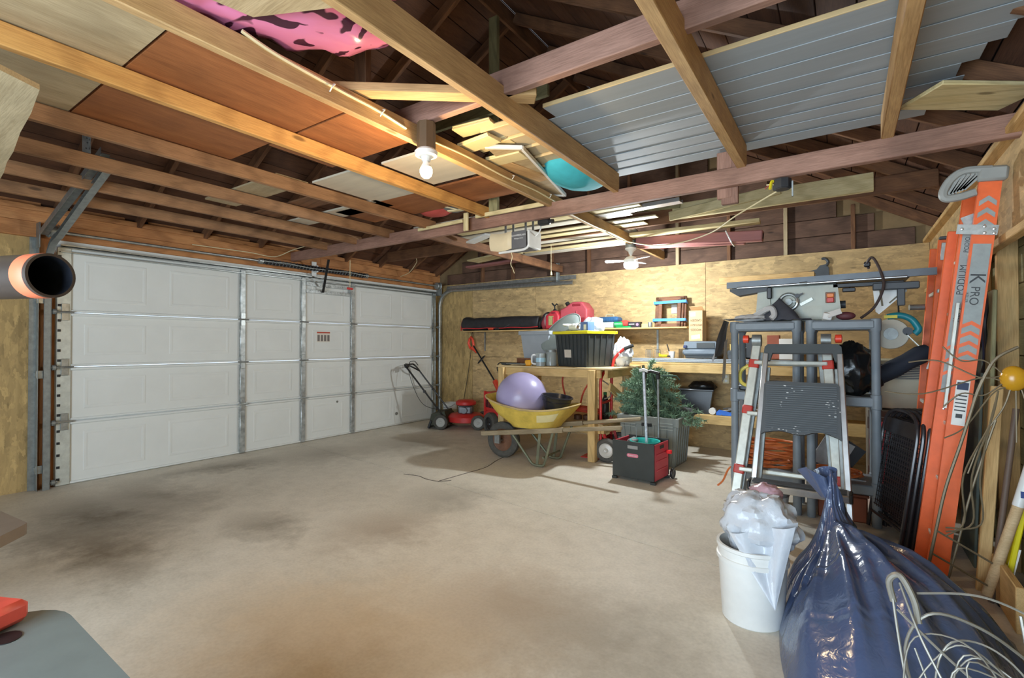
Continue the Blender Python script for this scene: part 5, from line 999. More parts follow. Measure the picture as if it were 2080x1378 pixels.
for j in range(3):
    m.tube(spline([((.19+.03*math.sin(k*1.3+j))*math.cos(k*.93+j)+.02*math.sin(k*2), (.12+.02*math.cos(k*2.1))*math.sin(k*.93+j), .015+.07*j+.05*abs(math.sin(k*.61+j))) for k in range(40)], 5), .008, 6)
solo('extension_cord', 'big heap of orange extension cord on the low left plastic shelf', 'cord', CORD, m, (5.29, -1.93, .29))
m = M().tube(spline([((.15+.02*math.sin(k*1.3))*math.cos(k*.93), (.11+.02*math.cos(k*2.1))*math.sin(k*.93), .012+.04*abs(math.sin(k*.61))) for k in range(26)], 5), .008, 6)
solo('extension_cord', 'small coil of orange cord on the low right plastic shelf', 'cord', CORD, m, (5.74, -1.97, .29))
wire('electric_cable', 'orange cord end trailing off the low left shelf', [(5.14, -2.0, .31), (5.04, -2.08, .28), (4.98, -2.05, .16), (4.93, -2.0, .10)], .008, CORD)
t = thing('shop_vacuum', 'white rounded vacuum body on the floor under the left shelving', 'vacuum', (5.29, -1.93, 0)); part(t, 'drum', WHP, M().lathe([(.1, 0), (.14, .01), (.15, .1), (.12, .18), (.06, .205), (0, .21)], n=26)); part(t, 'band', pl('vacuum_band', (150, 150, 150), .5), M().lathe([(.151, .08), (.153, .1), (.151, .12)], n=26))
solo('brown_crate', 'rusty brown crate on the floor under the right shelving', 'crate', pl('rust_crate', (136, 76, 52), .7), M().box((0, 0, .09), (.3, .26, .18), None, .01).box((0, 0, .19), (.32, .28, .02), None, .005), (5.78, -1.93, 0))
t = thing('book_stack', 'grey folded papers on the low right plastic shelf', 'papers', (5.72, -1.85, .288)); part(t, 'sheet', pl('newsprint', (168, 166, 164), .8, var=.15, scale=20), M().box((.0, 0, .15), (.2, .01, .24), (0, .5, .2))); part(t, 'sheet', BLACK, M().box((.06, .04, .13), (.2, .01, .24), (0, .6, .1)))
solo('gas_tank', 'red rounded tank standing behind the right shelving unit', 'tank', pl('deep_red', (170, 40, 54), .5), M().lathe([(.12, 0), (.15, .02), (.16, .5), (.13, .62), (.05, .66), (0, .66)], n=26), (6.12, -1.45, 0))
t = thing('air_conditioner', 'beige window air conditioner with black grille by the right wall', 'air conditioner', (6.2, -1.12, .74)); part(t, 'case', pl('beige_case', (196, 192, 166), .5, var=.04), M().box((0, 0, .2), (.5, .36, .4), None, .01)); part(t, 'grille_back', DGREY, M().box((-.0, -.183, .30), (.42, .006, .12)))
for k in range(9): part(t, 'louvre', pl('beige_case', (196, 192, 166)), M().box((0, -.188, .245+.0135*k), (.42, .008, .004)))
solo('storage_box', 'grey wooden crate carrying the beige air conditioner', 'crate', pl('dull_crate', (112, 104, 92), .7), M().box((0, 0, .36), (.5, .38, .70), None, .01).box((0, -.195, .6), (.5, .012, .1), None, .003).box((0, -.195, .2), (.5, .012, .1), None, .003), (6.2, -1.12, .02))
t = thing('roof_bag', 'long black fabric tube bag slung between shelving and ladder', 'bag', (6.1, -1.72, 1.08), 0, None, (0, R(-32), R(20))); part(t, 'tube', pl('navy_black_cloth', (38, 44, 56), .7, bmp=.3), M().lathe([(0, -.24), (.05, -.235), (.062, -.2), (.058, -.1), (.066, 0), (.06, .1), (.066, .2), (.05, .26), (0, .265)], (0, 0, 0), 18, (1, 0, 0))); part(t, 'cuff', BLACK, M().lathe([(.064, -.19), (.07, -.185), (.07, -.13), (.064, -.125)], (0, 0, 0), 18, (1, 0, 0)))
t = thing('angle_grinder', 'teal handled circular saw with clear guard disc above the shelving', 'saw', (6.09, -1.62, 1.34))
part(t, 'guard_disc', pl('cloudy_disc', (196, 188, 168), .45, var=.08), M().lathe([(0, -.012), (.11, -.012), (.115, 0), (.11, .012), (0, .012)], (0, 0, 0), 36, (0, 1, 0))); part(t, 'hub', GALVD, M().cyl((0, -.03, 0), (0, .0, 0), .045, n=24).cyl((0, -.036, 0), (0, -.03, 0), .02, n=12)); part(t, 'handle', pl('teal_plastic', (34, 138, 150), .4), M().tube([(-.02, .0, .13), (.06, 0, .145), (.13, 0, .11), (.17, 0, .03), (.14, 0, -.0)], .024, 10, round_=.05)); part(t, 'label', YEL, M().box((.0, -.024, .13), (.08, .006, .022))); part(t, 'motor', DGREY, M().cyl((.10, -.03, .02), (.10, .05, .02), .03, n=14)); part(t, 'base_plate', ALU, M().beam((.09, 0, .0), (.22, 0, -.16), .06, .006)); part(t, 'cord', BLACKM, M().tube(spline([(.05, 0, .145), (.05, .02, .25), (.07, .03, .32)], 5), .006, 6))
solo('copper_pipe', 'short grey pipe stub projecting from the right wall by the orange ladder', 'pipe', GALVD, M().cyl((0, 0, 0), (.1, .02, 0), .022, n=14), (6.22, -1.4, 1.55))

# ================================================================== ALUMINIUM MULTI LADDER WITH RED CLIPS
RC = pl('red_clip', (196, 62, 50), .45, var=.1)
t = thing('multi_position_ladder', 'folded aluminium ladder with red plastic clips leaning on the left shelving', 'ladder', (5.46, -2.55, 0))
rails = [((-.315, -.10, .0), (-.20, .30, 1.27)), ((.33, -.10, .0), (.235, .30, 1.27))]
for p0, p1 in rails:
    s = part(t, 'rail', ALU, M().beam(p0, p1, .06, .028, up=(0, 1, 0), ch=.006)); a = V(p0); b = V(p1)
    for f_ in (.30, .62, .88): part(s, 'red_clip', RC, M().beam(a.lerp(b, f_-.025), a.lerp(b, f_+.025), .07, .04, up=(0, 1, 0), ch=.008))
    part(s, 'hinge', GALVD, M().cyl(b+V((-.03, 0, .02)), b+V((.03, 0, .02)), .045, n=18)); part(s, 'lock_knob', pl('orange_red_knob', (226, 70, 44), .4), M().lathe([(.01, 0), (.03, .005), (.03, .04), (.01, .045)], b+V((math.copysign(.05, b.x), -.01, .03)), 14, (math.copysign(1, b.x), 0, 0)))
for f_ in (.30, .60, .885):
    a = V(rails[0][0]).lerp(V(rails[0][1]), f_); b = V(rails[1][0]).lerp(V(rails[1][1]), f_)
    part(t, 'rung', ALU, M().beam(a, b, .05, .03, up=(0, .3, 1), ch=.006))
for p0, p1 in (((-.30, -.04, .0), (-.17, .31, 1.2)), ((.31, -.04, .0), (.205, .31, 1.2))): part(t, 'inner_rail', GALVD, M().beam(p0, p1, .045, .02, up=(0, 1, 0), ch=.004))

# ================================================================== STEP STOOL
def spatter():
    m, nt, b = newmat('paint_spattered_black'); v = coords(nt, (1, 1, 1), False)
    w = nd(nt, 'ShaderNodeTexVoronoi', Scale=34); nt.links.new(coords(nt, (1, .5, 2.2), False), w.inputs['Vector'])
    n = nd(nt, 'ShaderNodeTexNoise', Scale=7.5, Detail=3); nt.links.new(v, n.inputs['Vector'])
    a = ramp(nt, w.outputs[0], [(.20, (1, 1, 1)), (.27, (0, 0, 0))]); c = ramp(nt, n.outputs[0], [(.57, (0, 0, 0)), (.62, (1, 1, 1))])
    mul = mixc(nt, 1.0, a, c, 'MULTIPLY'); col = mixc(nt, mul, lin((70, 74, 76)), lin((226, 226, 222)))
    nt.links.new(col, b.inputs['Base Color']); b.inputs['Roughness'].default_value = .5; return m
SPT = spatter(); SBL = pl('step_black', (72, 78, 80), .5, var=.1)
t = thing('step_stool', 'black and aluminium folding step stool with paint spattered platform', 'step stool', (5.56, -2.86, 0))
for s in (-1, 1): part(t, 'front_rail', STEEL, M().beam((s*.275, 0, .0), (s*.215, .40, 1.20), .036, .022, up=(0, 1, 0), ch=.006)); part(t, 'rear_rail', GALVD, M().beam((s*.25, .10, .0), (s*.2, .40, 1.1), .03, .018, up=(0, 1, 0), ch=.004))
hn = M().prism([(-.235, 0), (-.19, 0), (-.175, .055), (.175, .055), (.19, 0), (.235, 0), (.225, .10), (.205, .12), (-.205, .12), (-.225, .10)], (0, .385, 1.15), (1, 0, 0), (0, .3, .95), (0, .028, -.009)); part(t, 'hand_rail', SBL, hn)
pm = M(); n_ = 22
poly = [(-.20, .36), (.20, .36), (.215, .34)]+[(.225-.0*k, .0) for k in range(1)]+[(.225-.45*k/n_, .0+.03*math.sin(math.pi*2*k/n_)**2*(1 if k < n_/2 else .6)+.012) for k in range(1, n_)]+[(-.225, 0), (-.215, .34)]
pf_ = part(t, 'platform', SPT, pm.prism(poly, (0, .205, .665), (1, 0, 0), (0, .28, .96), (0, .03, -.01)))
for k in range(22): part(pf_, 'tread_rib', SPT, M().beam((-.2, .2+.28*(.04+.014*k)-.002, .665+.96*(.04+.014*k)), (.2, .2+.28*(.04+.014*k)-.002, .665+.96*(.04+.014*k)), .004, .005))
ls = part(t, 'lower_step', STEEL, M().beam((-.265, .045, .365), (.265, .045, .365), .1, .045, up=(0, -.15, 1), ch=.006)); 
for k in range(6): part(ls, 'tread_rib', DGREY, M().cyl((-.25, .005+.016*k, .392), (.25, .005+.016*k, .392), .004, n=6))
for s in (-1, 1): part(ls, 'end_cap', BLACK, M().box((s*.27, .04, .365), (.02, .11, .055), None, .006))
for s in (-1, 1): part(t, 'foot', BLACK, M().box((s*.277, -.0, .012), (.045, .04, .024), None, .005))

# ================================================================== FOLDING CHAIRS
CHM = pl('gloss_black_tube', (52, 47, 48), .25, var=.2)
def chair(first):
    t = thing('folding_chair', '', 'chair'); w, h = .44, .84
    part(t, 'frame', CHM, M().tube([(-w/2, 0, .01), (-w/2, 0, h-.14), (-w/2+.03, 0, h-.04), (-w/2+.13, 0, h), (w/2-.13, 0, h), (w/2-.03, 0, h-.04), (w/2, 0, h-.14), (w/2, 0, .01)], .012, 8, round_=.08))
    part(t, 'leg', CHM, M().tube([(-w/2+.03, .025, .02), (-w/2+.03, .02, h*.72), (w/2-.03, .02, h*.72), (w/2-.03, .025, .02)], .010, 8, round_=.05))
    part(t, 'crossbar', CHM, M().cyl((-w/2, 0, .12), (w/2, 0, .12), .009, n=8))
    g_ = M()
    for k in range(17): g_.beam((-w/2+.02, -.004, .18+.03*k), (w/2-.02, -.004, .18+.03*k), .003, .005)
    for k in range(15): g_.beam((-w/2+.03+.027*k, -.004, .17), (-w/2+.03+.027*k, -.004, .68), .005, .003)
    part(t, 'seat_mesh', CHM, g_, kind='stuff'); part(t, 'back_slat', CHM, M().box((0, 0, h-.11), (w-.03, .008, .10), None, .003))
    return t
ch0 = chair(True); nmn = ('front', 'second', 'third', 'fourth', 'fifth', 'sixth', 'rearmost')
for k in range(7):
    c = ch0 if k == 0 else copy_tree(ch0)
    c.location = (6.0+.03*k, -2.30+.012*k, .0); c.rotation_euler = (R(-8), 0, R(-71)); c['label'] = 'black folding mesh chair in the leaning stack, %s chair counted from the shelving' % nmn[k]; c['group'] = 'stacked black folding chairs'

# ================================================================== ORANGE LADDERS
GRL = pl('grey_ladder_print', (150, 156, 154), .5, var=.12, scale=20); LTX = pl('dark_print', (62, 64, 66), .6); HDP = pl('grey_head_plastic', (150, 152, 148), .5, var=.1)
t = thing('podium_ladder', 'tall orange podium ladder with grey head leaning on the right wall', 'ladder', (6.19, -2.93, 0))
A0, A1 = V((.0, 0, .0)), V((.232, .02, 2.11)); B0_, B1_ = V((-.052, .11, .0)), V((.165, .09, 1.93))
def rail(p0, p1, w, nm='rail'):
    ax = (p1-p0).normalized(); Q = frame(p1-p0, (0, -1, 0)); m = M().beam(p0, p1, w, .006, up=(0, -1, 0)); sd = Q.col[1]*(w/2-.004)
    for s in (-1, 1): m.beam(p0+sd*s+V((0, .018, 0)), p1+sd*s+V((0, .018, 0)), .007, .036, up=(0, -1, 0), ch=.002)
    return part(t, nm, ORG, m), Q
ra, QA = rail(A0, A1, .086); rb, QB = rail(B0_, B1_, .066)
def decal(par, p0, p1, Q, f0, f1, wf, w, mat, nm='decal', off=.0048):
    a = p0.lerp(p1, f0)-V((0, off, 0)); b = p0.lerp(p1, f1)-V((0, off, 0)); return part(par, nm, mat, M().beam(a, b, w*wf, .0016, up=(0, -1, 0)))
decal(ra, A0, A1, QA, .56, .84, .8, .086, GRL); decal(rb, B0_, B1_, QB, .52, .965, .7, .066, GRL)
def lett(par, s, p0, p1, f_, size, side=0, flip=1, nm='lettering', sx=1):
    ax = (p1-p0).normalized(); nrm = V((0, -1, 0)); nrm = (nrm-ax*nrm.dot(ax)).normalized(); x = ax*flip; y = nrm.cross(x); Qm = Matrix((x, y, nrm)).transposed()
    return text(par, s, LTX, size, p0.lerp(p1, f_)+nrm*.0062+y*side, Qm.to_euler(), nm, .0004, sx=sx)
lett(ra, 'K', A0, A1, .757, .085, -.003, -1); lett(ra, 'PRO', A0, A1, .715, .05, -.004, -1); lett(ra, 'KELLER', A0, A1, .71, .016, -.032, -1, 'small_lettering')
lett(rb, 'PODIUM', B0_, B1_, .83, .042, 0, 1); lett(rb, 'Kpro', B0_, B1_, .735, .036, 0, 1); lett(rb, 'PODIO', B0_, B1_, .925, .026, 0, 1, 'small_lettering')
def chev(par, p0, p1, f_, w, h, mat, off=.0066):
    ax = (p1-p0).normalized(); sd = ax.cross(V((0, -1, 0))).normalized()
    part(par, 'chevron', mat, M().prism([(-w/2, -h), (0, 0), (w/2, -h), (w/2, -h*1.9), (0, -h*.9), (-w/2, -h*1.9)], p0.lerp(p1, f_)-V((0, off, 0)), sd, ax, V((0, .0012, 0))))
for k in range(3): chev(ra, A0, A1, .955-.028*k, .066, .028, GRL, .005)
for k in range(4): chev(ra, A0, A1, .655-.024*k, .072, .022, ORG)
for k in range(3): chev(rb, B0_, B1_, .655-.035*k, .05, .02, ORG, .007)
decal(ra, A0, A1, QA, .40, .51, .62, .086, PAP, 'instruction_label'); decal(ra, A0, A1, QA, .487, .505, .52, .086, pl('navy_print', (52, 62, 92), .6), 'label_header', .006); decal(ra, A0, A1, QA, .418, .428, .3, .086, LTX, 'barcode', .006)
for k in range(5): decal(ra, A0, A1, QA, .435+.009*k, .438+.009*k, .5, .086, LTX, 'print_line', .006)
decal(rb, B0_, B1_, QB, .0, .03, 1, .066, GALVD, 'foot_plate'); 
jp = A0.lerp(A1, .875); part(t, 'joint_plate', GALV, M().beam(jp+V((-.105, -.008, .012)), jp+V((.05, -.008, -.012)), .004, .05, up=(0, 0, 1)))
for dx, dz in ((-.085, .01), (.0, .012), (.035, -.004), (-.0, -.02), (.035, -.026)): part(t, 'rivet', STEEL, M().lathe([(.008, 0), (.006, .004), (0, .005)], jp+V((dx, -.010, dz)), 10, (0, -1, 0)))
for f_ in (.50, .475): part(rb, 'rivet', STEEL, M().lathe([(.006, 0), (.005, .004), (0, .005)], B0_.lerp(B1_, f_)+V((0, -.005, 0)), 10, (0, -1, 0)))
pbk = part(t, 'rear_bracket', GALV, M().beam(B0_.lerp(B1_, .985)+V((-.03, -.012, 0)), B0_.lerp(B1_, 1.0)+V((.05, -.012, .0)), .004, .055, up=(0, 0, 1)))
# far side rails and treads
off = V((-.01, .40, 0))
part(t, 'far_rail', ORG, M().beam(A0+off, A1+off, .08, .03, up=(0, -1, 0), ch=.003)); part(t, 'far_rail', ORG, M().beam(B0_+off, B1_+off, .06, .03, up=(0, -1, 0), ch=.003))
for f_ in (.12, .26, .40, .54, .68, .82): part(t, 'tread', ALU, M().beam(A0.lerp(A1, f_)+V((-.005, .03, 0)), A0.lerp(A1, f_)+off+V((-.005, -.02, 0)), .075, .02, ch=.004))
part(t, 'spreader_bar', ALU, M().beam(A0.lerp(A1, .70)+V((-.06, .02, 0)), A0.lerp(A1, .44)+V((-.055, .02, 0)), .012, .022, up=(0, -1, 0)))
# plastic head with the open hook
hd = M().tube(spline([(.0, 0, .035), (-.10, 0, .045), (-.155, 0, .01), (-.185, 0, -.05), (-.175, 0, -.085), (-.12, 0, -.085), (-.06, 0, -.07)], 6), .02, 8)
hq = A1+V((0, -.01, .0))
part(t, 'head_cap', HDP, M().box(A1+V((.004, -.004, .012)), (.115, .05, .075), (0, R(6), 0), .012)); part(t, 'head_hook', HDP, hd.shift(hq)); 
for k in range(6): part(t, 'hook_rib', HDP, M().beam(hq+V((-.165+.012*k, .0, -.07+.004*k)), hq+V((-.12+.018*k, .0, .025)), .016, .005, up=(0, 1, 0)))
t = thing('orange_ladder', 'shorter orange fibreglass ladder standing behind the podium ladder', 'ladder', (6.30, -1.85, 0))
for y, nm in ((0, 'rail'), (.4, 'rail')): part(t, nm, ORG, M().beam((-.06, y, 0), (.085, y+.05, 1.99), .075, .03, up=(0, -1, 0), ch=.004))
for f_ in (.2, .42, .62, .82): part(t, 'rung', ALU, M().beam((-.06+.145*f_, .0, 1.99*f_), (-.06+.145*f_, .42, 1.99*f_), .05, .025, ch=.004))
part(t, 'end_plate', GALV, M().box((.076, -.018, 1.90), (.045, .004, .12), (0, R(4), 0), .002)); part(t, 'end_cap', DGREY, M().box((.086, .0, 1.995), (.08, .04, .02), None, .005)); part(t, 'bracket', WHP, M().box((.03, -.02, 1.12), (.1, .006, .09), (0, .3, 0), .002).beam((.05, -.03, 1.0), (.1, -.03, 1.25), .006, .04, up=(0, -1, 0)))

# ================================================================== BAGS AND BUCKET IN FRONT
def trashfilm():
    m, nt, b = newmat('navy_black_trash_film'); v = coords(nt, (1, 1, 1), False)
    mp = nd(nt, 'ShaderNodeMapping'); mp.inputs['Rotation'].default_value = (0, .5, .9); mp.inputs['Scale'].default_value = (.55, 1.7, 1); nt.links.new(v, mp.inputs[0])
    n = nd(nt, 'ShaderNodeTexNoise', noise_type='RIDGED_MULTIFRACTAL', Scale=5, Detail=3, Roughness=.5, Distortion=.8); nt.links.new(mp.outputs[0], n.inputs['Vector'])
    n2 = nd(nt, 'ShaderNodeTexNoise', Scale=30, Detail=2, Distortion=1.0); nt.links.new(v, n2.inputs['Vector'])
    ad = nd(nt, 'ShaderNodeMath', operation='MULTIPLY_ADD'); ad.inputs[1].default_value = .15; nt.links.new(n2.outputs[0], ad.inputs[0]); nt.links.new(n.outputs[0], ad.inputs[2])
    b.inputs['Base Color'].default_value = (*lin((74, 88, 120)), 1); b.inputs['Roughness'].default_value = .2; b.inputs['Specular IOR Level'].default_value = 1.0
    bump(nt, b, ad.outputs[0], .5, .03); return m
TF = trashfilm()
PKX, PKY = 5.70, -3.42
def heap(u, v):
    """slumped bag: polar height field round the gathered peak, folds radiate from the peak"""
    a = 2*math.pi*u; c, s = math.cos(a), math.sin(a)
    rx = .66 if c > 0 else .20; ry = .22 if s > 0 else 1.02
    rr = 1/math.sqrt((c/rx)**2+(s/ry)**2); k = 1+.07*noise.noise(V((c*2.5, s*2.5, 1)))
    bx, by = PKX+.04, PKY
    x = bx+c*rr*v*k; y = by+s*rr*v*k
    if c < 0 and s < 0: x += .0
    cx, cy = 6.0, -3.95; q = ((x-cx)/.46)**2+((y-cy)/.60)**2
    body = .36*max(0, 1-q)**.55
    edge = max(0, 1-v**5)
    peak = .50*math.exp(-v*4.2)
    d = v*rr
    fold = abs(noise.noise(V((math.cos(a)*4.2, math.sin(a)*4.2, d*.7))))+.6*abs(noise.noise(V((math.cos(a)*9, math.sin(a)*9, 9+d*1.2))))
    h = (max(body, .16*edge**.5)+peak*(1 if body < .05 else .8))*edge**.6
    h += (.15*(.3-fold)*min(1, d*4)*edge)+.015*noise.noise(V((x*8, y*8, 3)))*edge
    return (x, y, max(.003, h))
t = thing('trash_bag', 'large dark blue black trash bag slumped beside the white bucket', 'trash bag', (5.93, -3.92, 0))
m = M().grid(lambda u, v: heap(u, .01+.99*v), 200, 70, True); pw(t, 'bag', TF, m, ang=180)
pw(t, 'gathered_neck', TF, M().grid(lambda u, v: (PKX+.035-.05*v+(.028+.045*v)*math.cos(2*math.pi*u)*(1+.3*math.sin(6*math.pi*u)), PKY+.0+(.025+.03*v)*math.sin(2*math.pi*u), .50+.13*v+.02*math.sin(4*math.pi*u)*v), 40, 8, True), ang=80)
t = thing('white_bucket', 'white five gallon bucket with clear plastic bag beside the trash bag', 'bucket', (5.445, -3.80, 0))
part(t, 'pail', WHP, M().lathe([(.125, 0), (.13, .005), (.145, .27), (.153, .272), (.153, .29), (.147, .292), (.147, .325), (.153, .33), (.152, .345), (.14, .345), (.12, .012), (0, .012)], n=40))
FILM = pl('clear_plastic_film', (236, 242, 252), .12, var=.05, trans=.35, bmp=.6, scale=12, spec=.8)
t = thing('plastic_bag', 'crumpled clear plastic bag stuffed in the white bucket', 'plastic bag', (5.47, -3.79, .35))
part(t, 'bag', FILM, M().ball((0, 0, .08), (.16, .14, .14), 44, 26, lambda d, p: p*(1+.22*noise.noise(d*3+V((4, 0, 0)))+.12*abs(noise.noise(d*7))))); part(t, 'overhang', FILM, M().grid(lambda u, v: tuple(V((-.10, -.13, .06)).lerp(V((.16, -.12, .14)), u).lerp(V((.085, -.165, -.22)), v**.9)+V((0, -.025*math.sin(u*9+v*2)*(1-v), 0))), 18, 18)); part(t, 'red_bag', pl('pinkish_film', (216, 176, 186), .2, var=.1, trans=.3, bmp=.4), crumple(.07, .06, .05, 21).shift((.02, .08, .2)))

# ================================================================== RIGHT EDGE: WIRE, SUN STAKE, POLES
WG = pl('grey_wire_rod', (150, 146, 136), .45, .4, var=.1); RU = pl('brown_rod', (122, 108, 84), .5, .3, var=.15)
t = thing('wire_coil', 'tangle of thin grey fence wire in front of the trash bag', 'wire', (6.0, -4.62, .08))
rw = random.Random(9)
loops = [([(.02, .2, .0), (-.05, .18, .25), (.0, .16, .40), (.12, .2, .38), (.25, .25, .28), (.38, .2, .2)], .007), ([(-.06, .2, .46), (-.02, .12, .35), (.05, .05, .2), (.1, .0, .0)], .0055), ([(.0, .1, .0), (.02, .12, .3), (.1, .15, .36), (.2, .12, .3), (.3, .1, .05)], .0045), ([(-.08, .2, .44), (-.05, .15, .2), (.0, .05, .02)], .006), ([(-.02, .2, .44), (.12, .2, .47), (.25, .2, .43), (.4, .15, .36)], .0055), ([(.2, .2, .44), (.22, .15, .2), (.2, .1, .0)], .007), ([(.02, .0, .0), (.06, .02, .2), (.18, .02, .24), (.3, .0, .18), (.4, -.02, .12)], .006), ([(-.07, .15, .4), (.06, .1, .3), (.2, .05, .22), (.36, .02, .14)], .006), ([(.1, .1, .0), (.12, .05, .16), (.22, .0, .2), (.3, -.02, .14), (.34, -.02, .0)], .0045), ([(-.03, .15, .3), (.02, .1, .15), (.06, .05, .0)], .0045)]
for pts, r_ in loops: part(t, 'wire_strand', WG, M().tube(spline(pts, 7), r_*.62, 6))
for k in range(7):
    a0 = -.06+.03*k; part(t, 'wire_strand', WG, M().tube(spline([(a0, .12-.02*k, -.08), (a0-.02*math.sin(k*2), .14-.02*k, .15), (a0+.03+.05*math.sin(k), .15-.02*k, .33+.03*math.sin(k*3)), (a0+.15, .10, .36-.02*k), (a0+.24, .05, .2+.02*k), (a0+.30, .02, .02*k)], 6), .0022, 6))
part(t, 'hose_bend', WG, M().tube(spline([(-.075, .2, .40), (-.085, .2, .46), (-.06, .19, .485), (-.03, .17, .43), (-.02, .16, .37)], 6), .009, 8))
t = thing('sun_stake', 'wire sun garden stake with amber glass face leaning by the right wall', 'garden ornament', (6.18, -3.12, 0))
part(t, 'glass_face', pl('amber_glass', (206, 150, 36), .25, var=.15), M().ball((.285, .06, 1.10), (.05, .04, .06), 22, 14))
part(t, 'stake', RU, M().tube([(-.06, 0, .02), (.03, .02, .55), (.10, .04, .80), (.16, .05, 1.05), (.22, .05, 1.2), (.3, .05, 1.25)], .007, 6, round_=.1)); part(t, 'stake', RU, M().tube(spline([(.02, .01, .02), (.08, .03, .3), (.13, .04, .55), (.22, .05, .9)], 6), .005, 6))
for k in range(9):
    a = R(150+20*k); c = V((.29, .05, 1.10)); d = V((math.cos(a), 0, math.sin(a))); part(t, 'wire_ray', RU, M().tube(spline([c+d*.055, c+d*.13+V((0, 0, .02*(-1)**k)), c+d*(.22+.06*(k % 3))+V((0, 0, -.03*(-1)**k)), c+d*(.30+.1*(k % 3))], 6), .0035, 6))
for k in range(3): part(t, 'leaf_wire', RU, M().tube(spline([(.03, .01, .32+.02*k), (.10+.03*k, .02, .40), (.10+.03*k, .03, .62), (.2, .05, .88), (.23, .05, 1.04)], 6), .004, 6))
for z in (.16, .28): part(t, 'cross_wire', RU, M().cyl((-.035+z*.1, .01, z+.06), (.2, .03, z-.06), .005, n=6))
tag(board(None, 'pine_stake', (6.37, -2.93, .02), (6.44, -2.88, 1.05), .05, .03, PINE, up=(0, -1, 0)), 'rough pine stake standing between the ladder and the broom handle', 'stake')
t = thing('broom_handle', 'pale wooden handle with white sleeve leaning at the right edge', 'handle', (6.36, -3.08, .04)); part(t, 'shaft', wood('handle_beech', (216, 188, 146), (192, 160, 116), dirt=.05, knots=False), M().cyl((0, 0, .02), (.115, .02, .46), .021, n=16)); part(t, 'sleeve', WHP, M().cyl((.115, .02, .46), (.185, .03, .76), .0225, n=16)); part(t, 'print', pl('blue_print', (50, 70, 130), .5), M().box((.13, .0, .52), (.02, .006, .03)))
t = thing('spirit_level', 'long yellow pole with black foot leaning at the far right edge', 'pole', (6.43, -3.02, .0)); part(t, 'bar', YEL, M().beam((0, 0, .05), (.16, .02, 1.0), .024, .045, up=(0, -1, 0), ch=.005)); part(t, 'foot', BLACK, M().beam((-.012, 0, .0), (.0, 0, .05), .028, .05, up=(0, -1, 0), ch=.004)); part(t, 'label', PAP, M().beam((.02, -.014, .16), (.045, -.012, .29), .03, .002, up=(0, -1, 0)))
solo('garden_rod', 'brown iron rod leaning between the wooden handle and yellow pole', 'rod', pl('brown_iron', (104, 84, 70), .6), M().cyl((6.39, -3.0, .0), (6.49, -2.97, .95), .013, n=10))
tag(board(None, 'scrap_board', (6.42, -3.35, .12), (6.42, -2.75, .12), .03, .2, PINE, up=(0, 0, 1)), 'low pine board on the floor against the right wall', 'board')
tag(board(None, 'leaning_board', (6.41, -2.72, .0), (6.46, -2.70, 1.55), .12, .02, GRNB, up=(-1, 0, 0)), 'greenish board leaning against the right wall studs', 'board')
tag(board(None, 'spare_hardboard', (6.405, -2.35, .0), (6.45, -2.35, 1.3), .4, .015, pl('teal_grey_panel', (104, 118, 112), .6), up=(-1, 0, 0)), 'grey green panel leaning on the wall behind the orange ladder', 'panel')
t = thing('bungee_cords', 'blue and black straps hanging on the right wall studs', 'straps', (6.46, -2.55, 1.25))
for k in range(4): part(t, 'strap', pl('navy_strap', (52, 60, 90), .6) if k % 2 else BLACK, M().tube(spline([(0, -.1+.04*k, .3), (-.03, -.14+.05*k, .12), (-.01, -.06+.05*k, -.06), (-.02, .05+.02*k, -.2), (0, .08, -.3)], 6), .009, 6))

# ================================================================== LEFT FOREGROUND
t = thing('drain_pipe', 'black plastic drain pipe with orange sticker poking in at the left', 'pipe', (3.40, -6.22, 1.437))
ABS = pl('black_abs', (38, 40, 46), .4, var=.25, scale=20)
pd = V((.72, .27, 0)).normalized(); L = .79
def pipe(r0, r1, a, b): return M().lathe([(r0, a), (r1, a), (r1, b), (r0, b), (r0, a)], (0, 0, 0), 40, tuple(pd))
part(t, 'pipe', pl('brown_black_pipe', (64, 54, 48), .4, var=.15), pipe(.050, .0565, -.5, L)); part(t, 'inner_wall', pl('dusty_black', (30, 34, 44), .5, var=.5, scale=40), M().lathe([(.0498, -.5), (.0498, L-.002)], (0, 0, 0), 40, tuple(pd)))
st2 = part(t, 'sticker', pl('orange_sticker', (226, 120, 84), .5), M().lathe([(.0566, L-.055), (.0572, L-.054), (.0572, L-.012), (.0566, L-.011), (.0566, L-.055)], (0, 0, 0), 40, tuple(pd)))
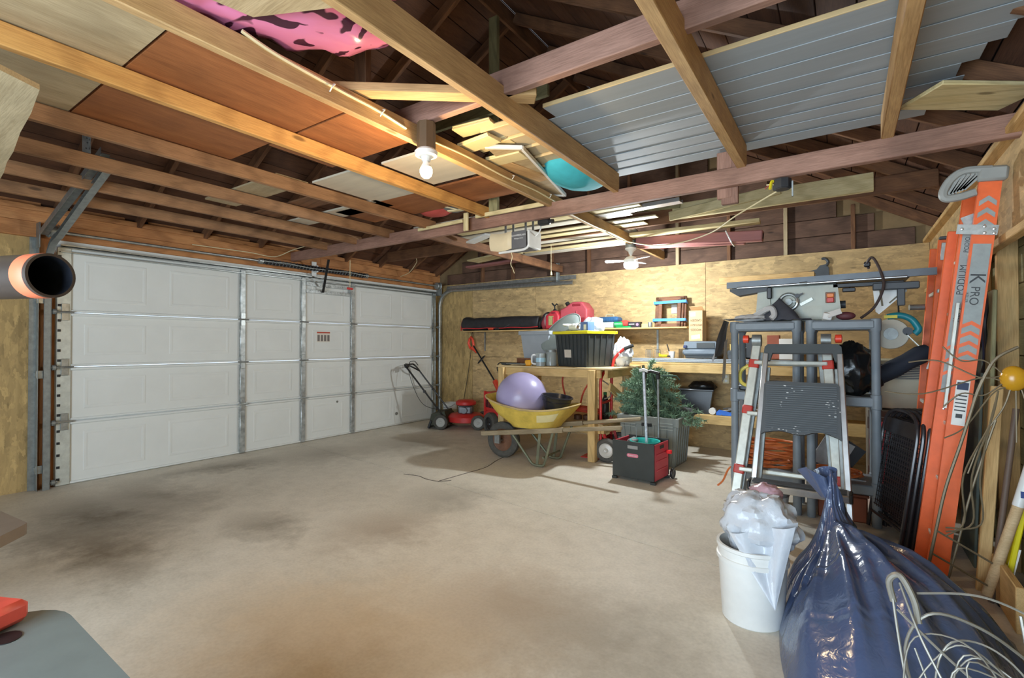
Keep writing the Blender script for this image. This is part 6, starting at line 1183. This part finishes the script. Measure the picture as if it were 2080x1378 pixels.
t = thing('scrap_plywood', 'torn edged pale plywood board hanging over the upper left corner', 'plywood', (3.62, -5.86, 2.1))
tp_ = [(0, 0), (.07, -.12), (-.5, -.6), (-1.7, -.5), (-1.56, .155), (-1.2, .125), (-1.0, .10), (-.8, .085), (-.5, .05), (-.25, .03)]
part(t, 'sheet', PLYL, M().prism(tp_, (0, 0, 0), (1, 0, 0), (0, 1, 0), (0, 0, .018)))
solo('shelf_plank', 'dark edged plank end jutting in at the left near the floor', 'plank', pl('grey_plank', (140, 126, 112), .7, var=.1), M().prism([(-.33, 0), (-.02, .03), (.005, .015), (.12, -.09), (.16, -.9), (-.44, -.9)], (0, 0, -.05), (1, 0, 0), (0, 1, 0), (0, 0, .05)), (2.74, -5.73, .45))
t = thing('grey_chest', 'grey plastic bin lid with rounded corner at the bottom left', 'bin', (4.37, -6.37, 0), R(-1))
lidp = []
hw, hd_, cr = .52, .50, .14
for cx, cy, a0 in ((hw-cr, hd_-cr, 0), (-hw+cr, hd_-cr, 90), (-hw+cr, -hd_+cr, 180), (hw-cr, -hd_+cr, 270)):
    for k in range(7): a = R(a0+15*k); lidp.append((cx+cr*math.cos(a), cy+cr*math.sin(a)))
GLID = pl('grey_green_bin', (126, 136, 134), .5, var=.08)
part(t, 'lid', GLID, M().prism(lidp, (0, 0, .46), (1, 0, 0), (0, 1, 0), (0, 0, .04))); part(t, 'body', GLID, M().prism([(x*.9, y*.9) for x, y in lidp], (0, 0, .0), (1, 0, 0), (0, 1, 0), (0, 0, .46))); part(t, 'handle_hole', BLACK, M().lathe([(.03, 0), (.03, .002), (0, .003)], (-.37, .37, .5), 16, sx=1.2))
t = thing('plastic_grip', 'coral red plastic grip lying on the grey bin lid', 'grip', (3.90, -6.02, .5), R(25)); part(t, 'body', pl('coral_red', (232, 92, 76), .45), M().box((0, 0, .035), (.16, .12, .06), None, .015)); part(t, 'lip', pl('bright_coral', (236, 70, 50), .4), M().box((.03, -.05, .012), (.1, .05, .024), None, .006))
